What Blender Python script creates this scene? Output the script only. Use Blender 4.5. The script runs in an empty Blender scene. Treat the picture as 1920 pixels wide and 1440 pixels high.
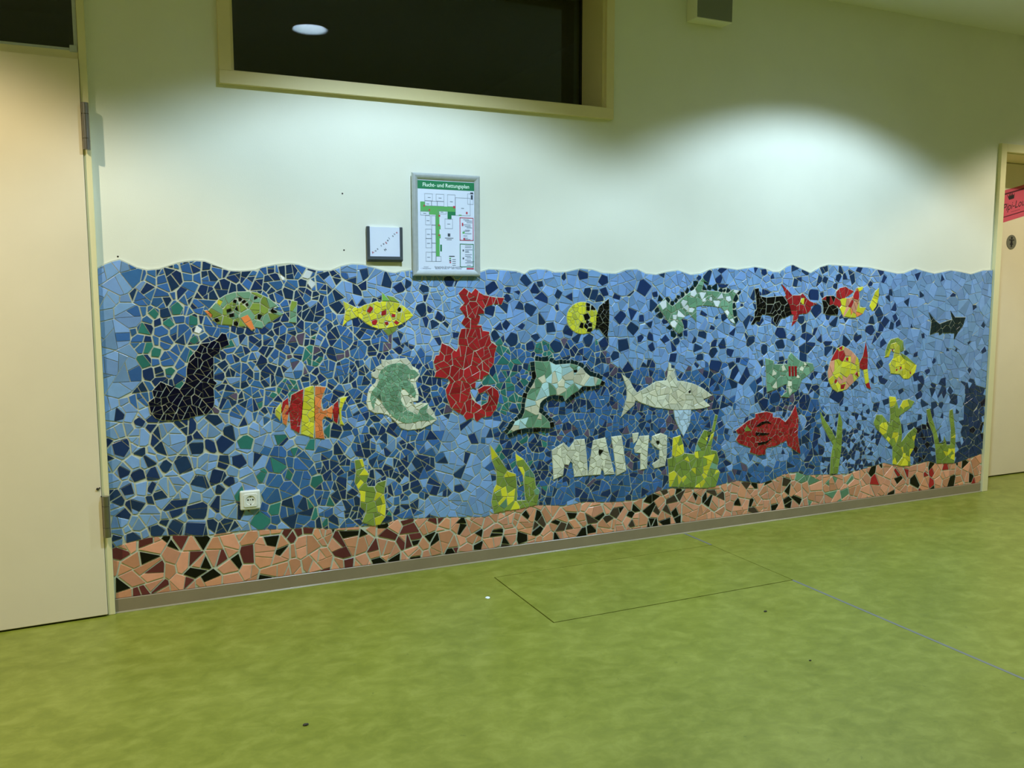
import bpy, bmesh, math, random
from mathutils import Vector, Matrix

# ------------------------------------------------------------------ camera, world, exposure
scene = bpy.context.scene
COL = scene.collection
F_PX, CAM_H, CAM_D = 1613.4, 1.25, 3.618
YAW, PITCH, ROLL = math.radians(24.374), math.radians(6.1345), math.radians(-0.0864)
_f = Vector((math.sin(YAW) * math.cos(PITCH), math.cos(YAW) * math.cos(PITCH), -math.sin(PITCH)))
_r0 = Vector((math.cos(YAW), -math.sin(YAW), 0))
_u0 = _r0.cross(_f)
_r = _r0 * math.cos(ROLL) + _u0 * math.sin(ROLL)
_u = _u0 * math.cos(ROLL) - _r0 * math.sin(ROLL)
cam_data = bpy.data.cameras.new('camera')
cam_data.sensor_fit = 'HORIZONTAL'
cam_data.sensor_width = 36.0
cam_data.lens = F_PX / 1920 * 36.0
cam_data.clip_start = 0.05
cam = bpy.data.objects.new('camera', cam_data)
COL.objects.link(cam)
cam.matrix_world = Matrix(((_r.x, _u.x, -_f.x, 0), (_r.y, _u.y, -_f.y, -CAM_D), (_r.z, _u.z, -_f.z, CAM_H), (0, 0, 0, 1)))
scene.camera = cam

world = bpy.data.worlds.new('world')
scene.world = world
world.use_nodes = True
world.node_tree.nodes['Background'].inputs[0].default_value = (0.6, 0.65, 0.6, 1)
world.node_tree.nodes['Background'].inputs[1].default_value = 0.0
scene.view_settings.view_transform = 'Standard'
scene.view_settings.look = 'None'
scene.view_settings.gamma = 1
scene.view_settings.use_curve_mapping = False
scene.view_settings.exposure = 0.27

# ceiling downlights: x, y, colour, watts
COOL, WARM = (0.68, 0.91, 1.18), (1.0, 0.86, 0.66)
LAMPS = [(-1.1, -1.17, WARM, 94), (1.08, -1.20, COOL, 88), (3.32, -1.12, COOL, 92), (5.5, -1.15, (1.0, 0.91, 0.78), 74)]
SPOT_HALF = math.radians(64)
CEIL = 2.775

def wall_pt(px, py, off=0.0):
    """photo pixel -> (x, z) on the plane that lies `off` in front of the wall face (y = -off)"""
    d = _f + _r * ((px - 960) / F_PX) - _u * ((py - 720) / F_PX)
    t = (CAM_D - off) / d.y
    return (t * d.x, CAM_H + t * d.z)

# ------------------------------------------------------------------ helpers
R = random.Random(7)

def srgb(c):
    return tuple(((v / 255) / 12.92 if v / 255 <= 0.04045 else ((v / 255 + 0.055) / 1.055) ** 2.4) for v in c)

def mat(name, rgb, rough=0.5, metal=0.0, spec=0.5, noise=0.0, nscale=20.0, bump=0.0, bscale=200.0, lin=False):
    m = bpy.data.materials.new(name)
    m.use_nodes = True
    nt = m.node_tree
    b = nt.nodes['Principled BSDF']
    c = rgb if lin else srgb(rgb)
    b.inputs['Base Color'].default_value = (*c, 1)
    b.inputs['Roughness'].default_value = rough
    b.inputs['Metallic'].default_value = metal
    b.inputs['Specular IOR Level'].default_value = spec
    if noise or bump:
        geo = nt.nodes.new('ShaderNodeNewGeometry')
    if noise:
        n = nt.nodes.new('ShaderNodeTexNoise')
        n.inputs['Scale'].default_value = nscale
        n.inputs['Detail'].default_value = 5
        nt.links.new(geo.outputs['Position'], n.inputs['Vector'])
        rp = nt.nodes.new('ShaderNodeValToRGB')
        rp.color_ramp.elements[0].position = 0.3
        rp.color_ramp.elements[1].position = 0.7
        rp.color_ramp.elements[0].color = (*[v * (1 - noise) for v in c], 1)
        rp.color_ramp.elements[1].color = (*[min(1, v * (1 + noise)) for v in c], 1)
        nt.links.new(n.outputs[0], rp.inputs[0])
        nt.links.new(rp.outputs[0], b.inputs['Base Color'])
    if bump:
        n2 = nt.nodes.new('ShaderNodeTexNoise')
        n2.inputs['Scale'].default_value = bscale
        n2.inputs['Detail'].default_value = 3
        nt.links.new(geo.outputs['Position'], n2.inputs['Vector'])
        bp = nt.nodes.new('ShaderNodeBump')
        bp.inputs['Strength'].default_value = bump
        bp.inputs['Distance'].default_value = 0.002
        nt.links.new(n2.outputs[0], bp.inputs['Height'])
        nt.links.new(bp.outputs[0], b.inputs['Normal'])
    return m

def tag(o, label=None, cat=None, group=None, kind=None):
    for k, v in (('label', label), ('category', cat), ('group', group), ('kind', kind)):
        if v:
            o[k] = v
    return o

WLOC = {}
def wloc(o):
    return WLOC.get(o.name, Vector((0, 0, 0))) if o else Vector((0, 0, 0))

def empty(name, loc, **kw):
    o = bpy.data.objects.new(name, None)
    o.empty_display_size = 0.05
    COL.objects.link(o)
    o.location = loc
    WLOC[o.name] = Vector(loc)
    return tag(o, **kw)

def mesh_obj(name, verts, faces, mats, parent=None, origin=None, midx=None, smooth=False, **kw):
    """verts are world coordinates; the object's origin is put at `origin` (or the bounding-box centre)"""
    if origin is None:
        xs, ys, zs = zip(*verts)
        origin = ((min(xs) + max(xs)) / 2, (min(ys) + max(ys)) / 2, (min(zs) + max(zs)) / 2)
    origin = Vector(origin)
    me = bpy.data.meshes.new(name)
    me.from_pydata([(v[0] - origin.x, v[1] - origin.y, v[2] - origin.z) for v in verts], [], faces)
    for m in (mats if isinstance(mats, (list, tuple)) else [mats]):
        me.materials.append(m)
    if midx:
        me.polygons.foreach_set('material_index', midx)
    if smooth:
        me.polygons.foreach_set('use_smooth', [True] * len(me.polygons))
    me.update()
    o = bpy.data.objects.new(name, me)
    COL.objects.link(o)
    o.location = origin - wloc(parent)
    if parent:
        o.parent = parent
    WLOC[o.name] = origin
    return tag(o, **kw)

def bm_obj(name, bm, mats, parent=None, smooth=False, **kw):
    """bmesh in world coordinates -> object"""
    bmesh.ops.recalc_face_normals(bm, faces=bm.faces[:])
    verts = [tuple(v.co) for v in bm.verts]
    bm.verts.index_update()
    faces = [[v.index for v in f.verts] for f in bm.faces]
    mi = [f.material_index for f in bm.faces]
    bm.free()
    return mesh_obj(name, verts, faces, mats, parent, midx=mi, smooth=smooth, **kw)

def add_box(bm, x0, x1, y0, y1, z0, z1, bevel=0.0, seg=2):
    r = bmesh.ops.create_cube(bm, size=1)
    vs = r['verts']
    for v in vs:
        v.co = Vector(((x0 + x1) / 2 + v.co.x * (x1 - x0), (y0 + y1) / 2 + v.co.y * (y1 - y0), (z0 + z1) / 2 + v.co.z * (z1 - z0)))
    if bevel:
        es = list({e for v in vs for e in v.link_edges})
        bmesh.ops.bevel(bm, geom=es, offset=bevel, segments=seg, affect='EDGES', profile=0.5)

def box(name, x0, x1, y0, y1, z0, z1, m, parent=None, bevel=0.0, **kw):
    bm = bmesh.new()
    add_box(bm, x0, x1, y0, y1, z0, z1, bevel)
    return bm_obj(name, bm, m, parent, **kw)

def add_tube(bm, p0, p1, r, n=16, r1=None):
    p0, p1 = Vector(p0), Vector(p1)
    d = (p1 - p0).normalized()
    a = d.orthogonal().normalized()
    b = d.cross(a)
    r1 = r if r1 is None else r1
    A = [bm.verts.new(p0 + (a * math.cos(t) + b * math.sin(t)) * r) for t in [2 * math.pi * i / n for i in range(n)]]
    B = [bm.verts.new(p1 + (a * math.cos(t) + b * math.sin(t)) * r1) for t in [2 * math.pi * i / n for i in range(n)]]
    for i in range(n):
        bm.faces.new((A[i], A[(i + 1) % n], B[(i + 1) % n], B[i]))
    bm.faces.new(A[::-1])
    bm.faces.new(B)

def prism(poly, y_back, y_front):
    """plate standing on the wall: polygon of (x, z), from y_back out to y_front (front has the smaller y)"""
    n = len(poly)
    if area(poly) < 0:
        poly = poly[::-1]
    v = [(x, y_front, z) for x, z in poly] + [(x, y_back, z) for x, z in poly]
    f = [list(range(n))] + [[n + (i + 1) % n, (i + 1) % n, i, n + i] for i in range(n)]
    return v, f

def area(p):
    return 0.5 * sum(p[i][0] * p[(i + 1) % len(p)][1] - p[(i + 1) % len(p)][0] * p[i][1] for i in range(len(p)))

def inside(p, poly):
    x, y = p
    c = False
    j = len(poly) - 1
    for i in range(len(poly)):
        xi, yi = poly[i]
        xj, yj = poly[j]
        if (yi > y) != (yj > y) and x < (xj - xi) * (y - yi) / (yj - yi) + xi:
            c = not c
        j = i
    return c

def offset_poly(p, d):
    """grow (d > 0) a simple polygon by a limited mitre"""
    if area(p) < 0:
        p = p[::-1]
    n = len(p)
    out = []
    for i in range(n):
        a, b, c = Vector(p[i - 1]), Vector(p[i]), Vector(p[(i + 1) % n])
        e1, e2 = (b - a), (c - b)
        if e1.length < 1e-9 or e2.length < 1e-9:
            out.append(tuple(b))
            continue
        e1.normalize(); e2.normalize()
        n1, n2 = Vector((e1.y, -e1.x)), Vector((e2.y, -e2.x))
        m = n1 + n2
        if m.length < 0.2:
            out.append(tuple(b + n1 * d)); continue
        m.normalize()
        k = min(1 / max(m.dot(n1), 0.01), 1.8)
        out.append(tuple(b + m * d * k))
    return out

def clip_half(poly, nx, ny, c):
    """keep nx*x + ny*y <= c"""
    out = []
    n = len(poly)
    if not n:
        return out
    prev = poly[-1]
    dp = nx * prev[0] + ny * prev[1] - c
    for cur in poly:
        dc = nx * cur[0] + ny * cur[1] - c
        if dc <= 0:
            if dp > 0:
                t = dp / (dp - dc)
                out.append((prev[0] + (cur[0] - prev[0]) * t, prev[1] + (cur[1] - prev[1]) * t))
            out.append(cur)
        elif dp <= 0:
            t = dp / (dp - dc)
            out.append((prev[0] + (cur[0] - prev[0]) * t, prev[1] + (cur[1] - prev[1]) * t))
        prev, dp = cur, dc
    return out

def clip_convex(subject, conv):
    if area(conv) < 0:
        conv = conv[::-1]
    out = subject
    for i in range(len(conv)):
        ax, ay = conv[i]
        bx, by = conv[(i + 1) % len(conv)]
        nx, ny = (by - ay), -(bx - ax)
        out = clip_half(out, nx, ny, nx * ax + ny * ay)
        if len(out) < 3:
            return []
    return out

def grid_slab(xs, ys, holes, to3, thick):
    """a slab cut into cells; cells whose centre is in a hole are left open, with the reveal faces round them"""
    nx, ny = len(xs) - 1, len(ys) - 1
    solid = [[not any(h[0] < (xs[i] + xs[i + 1]) / 2 < h[1] and h[2] < (ys[j] + ys[j + 1]) / 2 < h[3] for h in holes) for j in range(ny)] for i in range(nx)]
    V, Fc, idx = [], [], {}
    def vid(i, j, k):
        if (i, j, k) not in idx:
            idx[(i, j, k)] = len(V)
            V.append(to3(xs[i], ys[j], k * thick))
        return idx[(i, j, k)]
    for i in range(nx):
        for j in range(ny):
            if not solid[i][j]:
                continue
            Fc.append([vid(i, j, 0), vid(i + 1, j, 0), vid(i + 1, j + 1, 0), vid(i, j + 1, 0)])
            Fc.append([vid(i, j, 1), vid(i, j + 1, 1), vid(i + 1, j + 1, 1), vid(i + 1, j, 1)])
            for di, dj, a, b in ((-1, 0, (i, j), (i, j + 1)), (1, 0, (i + 1, j), (i + 1, j + 1)), (0, -1, (i, j), (i + 1, j)), (0, 1, (i, j + 1), (i + 1, j + 1))):
                ii, jj = i + di, j + dj
                if not (0 <= ii < nx and 0 <= jj < ny and solid[ii][jj]):
                    Fc.append([vid(*a, 0), vid(*b, 0), vid(*b, 1), vid(*a, 1)])
    return V, Fc

def slab_obj(name, xs, ys, holes, to3, thick, m, **kw):
    xs = sorted(set(xs + [h[k] for h in holes for k in (0, 1)]))
    ys = sorted(set(ys + [h[k] for h in holes for k in (2, 3)]))
    V, Fc = grid_slab(xs, ys, holes, to3, thick)
    bm = bmesh.new()
    bv = [bm.verts.new(v) for v in V]
    for f in Fc:
        bm.faces.new([bv[i] for i in f])
    return bm_obj(name, bm, m, **kw)

def text_mesh(name, s, size, loc, m, parent, rot=0.0, shear=0.0, align='CENTER', space=1.0, y_axis='wall', bold=0.0, xscale=1.0):
    """flat lettering on a plane facing -y at loc (x, y, z); rot turns it in that plane"""
    cu = bpy.data.curves.new(name, 'FONT')
    cu.body = s
    cu.size = size
    cu.align_x = align
    cu.shear = shear
    cu.space_character = space
    cu.offset = bold
    cu.resolution_u = 3
    tmp = bpy.data.objects.new(name, cu)
    COL.objects.link(tmp)
    dg = bpy.context.evaluated_depsgraph_get()
    me = bpy.data.meshes.new_from_object(tmp.evaluated_get(dg))
    verts = [(v.co.x * xscale, v.co.y) for v in me.vertices]
    faces = [list(p.vertices) for p in me.polygons]
    bpy.data.objects.remove(tmp)
    bpy.data.meshes.remove(me)
    bpy.data.curves.remove(cu)
    c, sn = math.cos(rot), math.sin(rot)
    V = [(loc[0] + x * c - z * sn, loc[1], loc[2] + x * sn + z * c) for x, z in verts]
    return mesh_obj(name, V, faces, m, parent)

def flat(bm, x0, x1, z0, z1, y, mi=0):
    f = bm.faces.new([bm.verts.new(p) for p in ((x0, y, z0), (x1, y, z0), (x1, y, z1), (x0, y, z1))])
    f.material_index = mi

# ------------------------------------------------------------------ materials of the shell
M_WALL = mat('wall_paint', (238, 239, 219), 0.55, noise=0.025, nscale=3, bump=0.12, bscale=260)
M_CEIL = mat('ceiling_paint', (236, 236, 224), 0.8, bump=0.3, bscale=180)
M_TRIM = mat('cream_lacquer', (232, 217, 162), 0.35, noise=0.02, nscale=6)
M_DOOR = mat('cream_door_laminate', (240, 226, 194), 0.38, noise=0.02, nscale=5)
M_FRAME = mat('pale_yellow_lacquer', (236, 227, 176), 0.35)
M_ALU = mat('brushed_aluminium', (196, 204, 204), 0.36, metal=0.35, noise=0.04, nscale=60)
M_STEEL = mat('steel_hinge', (150, 144, 140), 0.3, metal=0.9)
M_DARKROOM = mat('back_room_paint', (205, 204, 190), 0.9)
M_SKIRT = mat('brown_skirting', (150, 134, 106), 0.32, noise=0.06, nscale=9)
M_SEAL = mat('pale_sealant', (150, 142, 112), 0.22)
M_BLACK = mat('black_plastic', (14, 14, 12), 0.5)
M_GREYPL = mat('dark_grey_plastic', (66, 74, 78), 0.45)
M_WHITE = mat('white_plastic', (236, 238, 226), 0.3)
M_PAPER = mat('white_paper', (228, 236, 250), 0.7)
M_STRIP = mat('grey_floor_strip', (112, 116, 112), 0.4)
M_SPECK = mat('dark_speck', (50, 46, 30), 0.8)

def glass_material():
    m = bpy.data.materials.new('window_glass')
    m.use_nodes = True
    nt = m.node_tree
    nt.nodes.clear()
    out = nt.nodes.new('ShaderNodeOutputMaterial')
    mx = nt.nodes.new('ShaderNodeMixShader')
    tr = nt.nodes.new('ShaderNodeBsdfTransparent')
    tr.inputs[0].default_value = (0.75, 0.8, 0.76, 1)
    gl = nt.nodes.new('ShaderNodeBsdfGlossy')
    gl.inputs['Roughness'].default_value = 0.01
    fr = nt.nodes.new('ShaderNodeFresnel')
    fr.inputs['IOR'].default_value = 1.5
    nt.links.new(fr.outputs[0], mx.inputs[0])
    nt.links.new(tr.outputs[0], mx.inputs[1])
    nt.links.new(gl.outputs[0], mx.inputs[2])
    nt.links.new(mx.outputs[0], out.inputs[0])
    return m
M_GLASS = glass_material()

def floor_material():
    m = bpy.data.materials.new('green_linoleum')
    m.use_nodes = True
    nt = m.node_tree
    N, L = nt.nodes, nt.links
    b = N['Principled BSDF']
    b.inputs['Roughness'].default_value = 0.36
    b.inputs['Specular IOR Level'].default_value = 0.35
    geo = N.new('ShaderNodeNewGeometry')
    mp = N.new('ShaderNodeMapping')
    mp.inputs['Scale'].default_value = (1.0, 1.3, 1.0)
    mp.inputs['Rotation'].default_value = (0, 0, 0.35)
    L.new(geo.outputs['Position'], mp.inputs['Vector'])
    def noise(scale, detail, rough, dist):
        n = N.new('ShaderNodeTexNoise')
        n.inputs['Scale'].default_value = scale
        n.inputs['Detail'].default_value = detail
        n.inputs['Roughness'].default_value = rough
        n.inputs['Distortion'].default_value = dist
        L.new(mp.outputs[0], n.inputs['Vector'])
        return n
    def ramp(src, stops):
        r = N.new('ShaderNodeValToRGB')
        e = r.color_ramp.elements
        e[0].position, e[0].color = stops[0][0], (*stops[0][1], 1)
        e[1].position, e[1].color = stops[-1][0], (*stops[-1][1], 1)
        for p, c in stops[1:-1]:
            x = e.new(p)
            x.color = (*c, 1)
        L.new(src.outputs[0], r.inputs[0])
        return r
    def mix(a, bb, fac, mode='MIX'):
        x = N.new('ShaderNodeMix')
        x.data_type = 'RGBA'
        x.blend_type = mode
        if isinstance(fac, float):
            x.inputs[0].default_value = fac
        else:
            L.new(fac, x.inputs[0])
        L.new(a, x.inputs[6])
        L.new(bb, x.inputs[7])
        return x.outputs[2]
    big = ramp(noise(2.3, 6, 0.6, 0.3), [(0.32, srgb((114, 121, 38))), (0.5, srgb((124, 131, 45))), (0.68, srgb((136, 142, 57)))])
    fine = ramp(noise(12, 6, 0.66, 0.4), [(0.36, srgb((104, 112, 32))), (0.5, srgb((124, 131, 45))), (0.66, srgb((150, 155, 70)))])
    c = mix(big.outputs[0], fine.outputs[0], 0.42)
    sp = ramp(noise(30, 4, 0.6, 0.4), [(0.27, (1, 1, 1)), (0.33, (0, 0, 0))])
    rgb = N.new('ShaderNodeRGB')
    rgb.outputs[0].default_value = (*srgb((92, 104, 36)), 1)
    sc = N.new('ShaderNodeMath')
    sc.operation = 'MULTIPLY'
    sc.inputs[1].default_value = 0.55
    L.new(sp.outputs[0], sc.inputs[0])
    c = mix(c, rgb.outputs[0], sc.outputs[0])
    L.new(c, b.inputs['Base Color'])
    n3 = noise(45, 3, 0.5, 0)
    bp = N.new('ShaderNodeBump')
    bp.inputs['Strength'].default_value = 0.05
    bp.inputs['Distance'].default_value = 0.002
    L.new(n3.outputs[0], bp.inputs['Height'])
    L.new(bp.outputs[0], b.inputs['Normal'])
    return m
M_FLOOR = floor_material()

# ------------------------------------------------------------------ the room shell
X0, X1, Y0 = -3.0, 7.4, -5.6
HX0, HX1, HY0, HY1 = 1.441, 2.613, -0.815, -0.240          # floor hatch
DL = (-1.12, -0.078, -0.02, 2.62)                              # left doorway with fanlight
WN = (0.437, 2.116, 2.107, 2.68)                              # high window
DR = (4.905, 5.86, -0.02, 2.085)                               # right doorway
WT = 0.30
slab_obj('wall_back', [X0, X1], [-0.02, CEIL + 0.05], [DL, WN, DR], lambda a, b, k: (a, k, b), WT, M_WALL, kind='structure')
slab_obj('floor', [X0, X1], [Y0, WT], [(HX0, HX1, HY0, HY1)], lambda a, b, k: (a, b, -k), 0.03, M_FLOOR, kind='structure')
slab_obj('ceiling', [X0, X1], [Y0, 0.0], [(x - 0.098, x + 0.098, y - 0.098, y + 0.098) for x, y, c, w in LAMPS],
         lambda a, b, k: (a, b, CEIL + k), 0.02, M_CEIL, kind='structure')
box('wall_left', X0 - 0.1, X0, Y0, WT, -0.02, CEIL + 0.05, M_WALL, kind='structure')
box('wall_right', X1, X1 + 0.1, Y0, WT, -0.02, CEIL + 0.05, M_WALL, kind='structure')
box('wall_front', X0 - 0.1, X1 + 0.1, Y0 - 0.1, Y0, -0.02, CEIL + 0.05, M_WALL, kind='structure')

# the dark rooms behind the glass: side walls, back, ceiling, floor of each
def back_room(name, x0, x1, y1, z0, z1):
    bm = bmesh.new()
    y0 = WT + 0.002
    t = 0.05
    add_box(bm, x0 - t, x0, y0, y1, z0, z1)
    add_box(bm, x1, x1 + t, y0, y1, z0, z1)
    add_box(bm, x0 - t, x1 + t, y1, y1 + t, z0, z1)
    add_box(bm, x0 - t, x1 + t, y0, y1 + t, z1, z1 + t)
    add_box(bm, x0 - t, x1 + t, y0, y1 + t, z0 - t, z0)
    return bm_obj(name, bm, M_DARKROOM, kind='structure')
back_room('wall_of_dark_room', 0.05, 2.75, 3.2, 0.0, 2.85)
back_room('wall_of_dark_hall', -1.6, -0.05, 2.2, 0.0, 2.85)
back_room('wall_of_washroom', 4.7, 6.2, 1.2, 0.0, 2.4)

# floor hatch lid with the four dark seams round it, on a sunk tray
g = 0.0042
box('trim_1', HX0 - 0.004, HX1 + 0.004, HY0 - 0.004, HY1 + 0.004, -0.045, -0.031, M_BLACK, kind='structure')
box('floor_hatch', HX0 + g + 0.001, HX1 - g, HY0 + g, HY1 - g, -0.030, 0.0004, M_FLOOR,
    label='flush rectangular inspection hatch covered in the green floor linoleum', cat='floor hatch')
box('trim_2', HX1 - 0.006, HX1 + 0.006, HY1, -0.012, -0.01, 0.0006, M_STRIP, kind='structure')
box('trim_3', HX1 - 0.010, HX1 + 0.002, Y0, HY0, -0.01, 0.0006, M_STRIP, kind='structure')

# skirting below the mural
S0, S1 = -0.072, 4.852
bm = bmesh.new()
add_box(bm, S0, S1, -0.012, 0.0, 0.0, 0.056, 0.002, 1)
sk = bm_obj('baseboard_back', bm, M_SKIRT, kind='structure')
bm = bmesh.new()
prof = [(-0.012, 0.0005), (-0.0185, 0.0005), (-0.0165, 0.003), (-0.0125, 0.005)]
A = [bm.verts.new((S0, y, z)) for y, z in prof]
B = [bm.verts.new((S1, y, z)) for y, z in prof]
for i in range(4):
    bm.faces.new((A[i], A[(i + 1) % 4], B[(i + 1) % 4], B[i]))
bm.faces.new(A); bm.faces.new(B)
bm_obj('sealant_bead', bm, M_SEAL, sk)
box('baseboard_far', 5.92, X1, -0.012, 0.0, 0.0, 0.056, M_SKIRT, kind='structure')

# ------------------------------------------------------------------ high window with cream casing
w = empty('window_1', (1.276, 0, 2.05), kind='structure')
cx0, cx1, cz0, cz1, ct = 0.389, 2.158, 2.056, 2.745, 0.022
box('casing_bottom', cx0, cx1, -ct, 0.004, cz0, 2.106, M_TRIM, w, 0.0015)
box('casing_top', cx0, cx1, -ct, 0.004, 2.684, cz1, M_TRIM, w, 0.0015)
box('casing_side', cx0, 0.436, -ct, 0.004, 2.106, 2.684, M_TRIM, w, 0.0015)
box('casing_side', 2.1165, cx1, -ct, 0.004, 2.106, 2.684, M_TRIM, w, 0.0015)
for nm, a in (('reveal_board', (0.437, 0.447, 0.0, 0.25, 2.107, 2.68)), ('reveal_board', (2.106, 2.116, 0.0, 0.25, 2.107, 2.68)),
              ('reveal_board', (0.447, 2.106, 0.0, 0.25, 2.107, 2.113)), ('reveal_board', (0.447, 2.106, 0.0, 0.25, 2.670, 2.68))):
    box(nm, *a, M_TRIM, w)
box('pane', 0.448, 2.105, 0.205, 0.209, 2.114, 2.669, M_GLASS, w)
bm = bmesh.new()
for a in ((0.447, 0.457, 2.113, 2.67), (2.096, 2.106, 2.113, 2.67)):
    add_box(bm, a[0], a[1], 0.196, 0.204, a[2], a[3])
add_box(bm, 0.457, 2.096, 0.196, 0.204, 2.113, 2.121)
bm_obj('glazing_seal', bm, M_BLACK, w)

# ------------------------------------------------------------------ left door with fanlight
d = empty('door_1', (-0.085, 0, 0), kind='structure')
box('jamb', -0.098, -0.072, -0.026, 0.14, 0.0, 2.62, M_FRAME, d, 0.002)
box('jamb', -1.15, -1.10, -0.026, 0.14, 0.0, 2.62, M_FRAME, d, 0.002)
box('transom_rail', -1.10, -0.098, -0.014, 0.10, 2.092, 2.122, M_FRAME, d, 0.002)
leaf = box('door_leaf', -1.105, -0.099, -0.036, 0.004, 0.007, 2.089, M_DOOR, d, 0.002)
# turn the leaf a little open on its hinge side
hx, hy = -0.096, -0.03
ang = math.radians(2.2)
c = WLOC[leaf.name]
dx, dy = c.x - hx, c.y - hy
nc = Vector((hx + dx * math.cos(ang) - dy * math.sin(ang), hy + dx * math.sin(ang) + dy * math.cos(ang), c.z))
leaf.location = nc - WLOC[d.name]
leaf.rotation_euler = (0, 0, ang)
for zt, zb, mm in ((1.935, 1.768, M_STEEL), (0.475, 0.315, M_STEEL)):
    bm = bmesh.new()
    h = zt - zb
    xh, yh, rh = -0.085, -0.044, 0.0125
    for a, b in ((0, 0.23), (0.245, 0.755), (0.77, 1.0)):
        add_tube(bm, (xh, yh, zb + h * a), (xh, yh, zb + h * b), rh, 36)
    add_tube(bm, (xh, yh, zb + 0.002), (xh, yh, zt - 0.002), rh * 0.8, 12)
    hg = bm_obj('hinge', bm, mm, d)
    box('hinge_plate', xh - 0.004, xh + 0.004, yh, -0.025, zb + h * 0.25, zb + h * 0.75, M_STEEL, hg)
# fanlight
fl = empty('window_2', (-0.6, 0, 2.1), kind='structure')
box('glazing_bead', -1.10, -0.099, 0.0, 0.03, 2.1225, 2.134, M_ALU, fl, 0.001)
box('glazing_bead', -0.112, -0.099, 0.0, 0.03, 2.134, 2.62, M_ALU, fl, 0.001)
box('glazing_bead', -1.10, -1.088, 0.0, 0.03, 2.134, 2.62, M_ALU, fl, 0.001)
box('pane', -1.088, -0.112, 0.012, 0.016, 2.134, 2.62, M_GLASS, fl)
box('corner_latch', -0.126, -0.099, -0.016, 0.0, 2.116, 2.142, M_ALU, fl, 0.003)

# ------------------------------------------------------------------ right doorway, leaf set back in a deep reveal
d3 = empty('door_2', (5.38, 0, 0), kind='structure')
box('casing_side', 4.858, 4.906, -0.022, 0.003, 0.0, 2.13, M_FRAME, d3, 0.002)
box('casing_side', 5.859, 5.907, -0.022, 0.003, 0.0, 2.13, M_FRAME, d3, 0.002)
box('casing_top', 4.906, 5.859, -0.022, 0.003, 2.082, 2.13, M_FRAME, d3, 0.002)
box('reveal_board', 4.906, 4.912, 0.003, 0.29, 0.0, 2.082, M_FRAME, d3)
box('reveal_board', 5.853, 5.859, 0.003, 0.29, 0.0, 2.082, M_FRAME, d3)
box('reveal_board', 4.912, 5.853, 0.003, 0.29, 2.076, 2.082, M_FRAME, d3)
box('door_leaf', 4.915, 5.850, 0.245, 0.285, 0.008, 2.073, M_DOOR, d3, 0.002)

def door_pt(px, py, off=-0.245):
    x, z = wall_pt(px, py, off)
    return x, z
M_PINK = mat('pink_paper', (214, 84, 104), 0.65)
M_DKRED = mat('dark_red_print', (92, 20, 40), 0.7)
M_INK = mat('black_print', (30, 26, 28), 0.7)
# pink notice, taped on at a slant
tl, bl = door_pt(1877, 359.5), door_pt(1877, 418.5)
tr_, br_ = door_pt(1920, 347), door_pt(1920, 407.5)
ux, uz = tr_[0] - tl[0], tr_[1] - tl[1]
tilt = math.atan2(uz, ux)
Wn, Hn = 0.40, math.hypot(tl[0] - bl[0], tl[1] - bl[1])
nb = empty('door_notice', (bl[0], 0.244, bl[1]), label='pink paper notice with a crown, stuck on a slant to the cream door', cat='notice')
ca, sa = math.cos(tilt), math.sin(tilt)
def nt_pt(a, b):
    return (bl[0] + a * ca - b * sa, bl[1] + a * sa + b * ca)
def nt_quad(a0, a1, b0, b1):
    return [nt_pt(a0, b0), nt_pt(a1, b0), nt_pt(a1, b1), nt_pt(a0, b1)]
v, f = prism(nt_quad(0, Wn, 0, Hn), 0.2448, 0.2440)
mesh_obj('paper', v, f, M_PINK, nb)
V, Fc = [], []
def add_flat(poly, y, V, Fc):
    k = len(V)
    if area(poly) < 0:
        poly = poly[::-1]
    V += [(x, y, z) for x, z in poly]
    Fc.append(list(range(k, k + len(poly))))
for q in ((0.018, Wn - 0.018, 0.030, 0.036), (0.018, Wn - 0.018, Hn - 0.030, Hn - 0.020), (0.012, 0.018, 0.036, Hn - 0.03), (Wn - 0.018, Wn - 0.012, 0.036, Hn - 0.03)):
    add_flat(nt_quad(*q), 0.2436, V, Fc)
mesh_obj('printed_border', V, Fc, M_DKRED, nb)
V, Fc = [], []
cc = 0.150
crown_base = 0.133
crown = [(-0.030, 0), (0.030, 0), (0.046, 0.040), (0.026, 0.022), (0.018, 0.046), (0.008, 0.022), (0.0, 0.052), (-0.008, 0.022), (-0.018, 0.046), (-0.026, 0.022), (-0.046, 0.040)]
add_flat([nt_pt(cc - 0.03 + a * 0.8, crown_base + b * 0.9) for a, b in crown], 0.2436, V, Fc)
mesh_obj('printed_crown', V, Fc, M_INK, nb)
px_, pz_ = nt_pt(0.022, 0.070)
text_mesh('printed_words', 'Pipi-Lounge', 0.066, (px_, 0.2436, pz_), M_INK, nb, rot=tilt, shear=0.45, align='LEFT')
px_, pz_ = nt_pt(0.145, 0.046)
text_mesh('printed_words', '~~~~~~~~~', 0.022, (px_, 0.2436, pz_), M_INK, nb, rot=tilt, shear=0.4, space=0.7)
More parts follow.
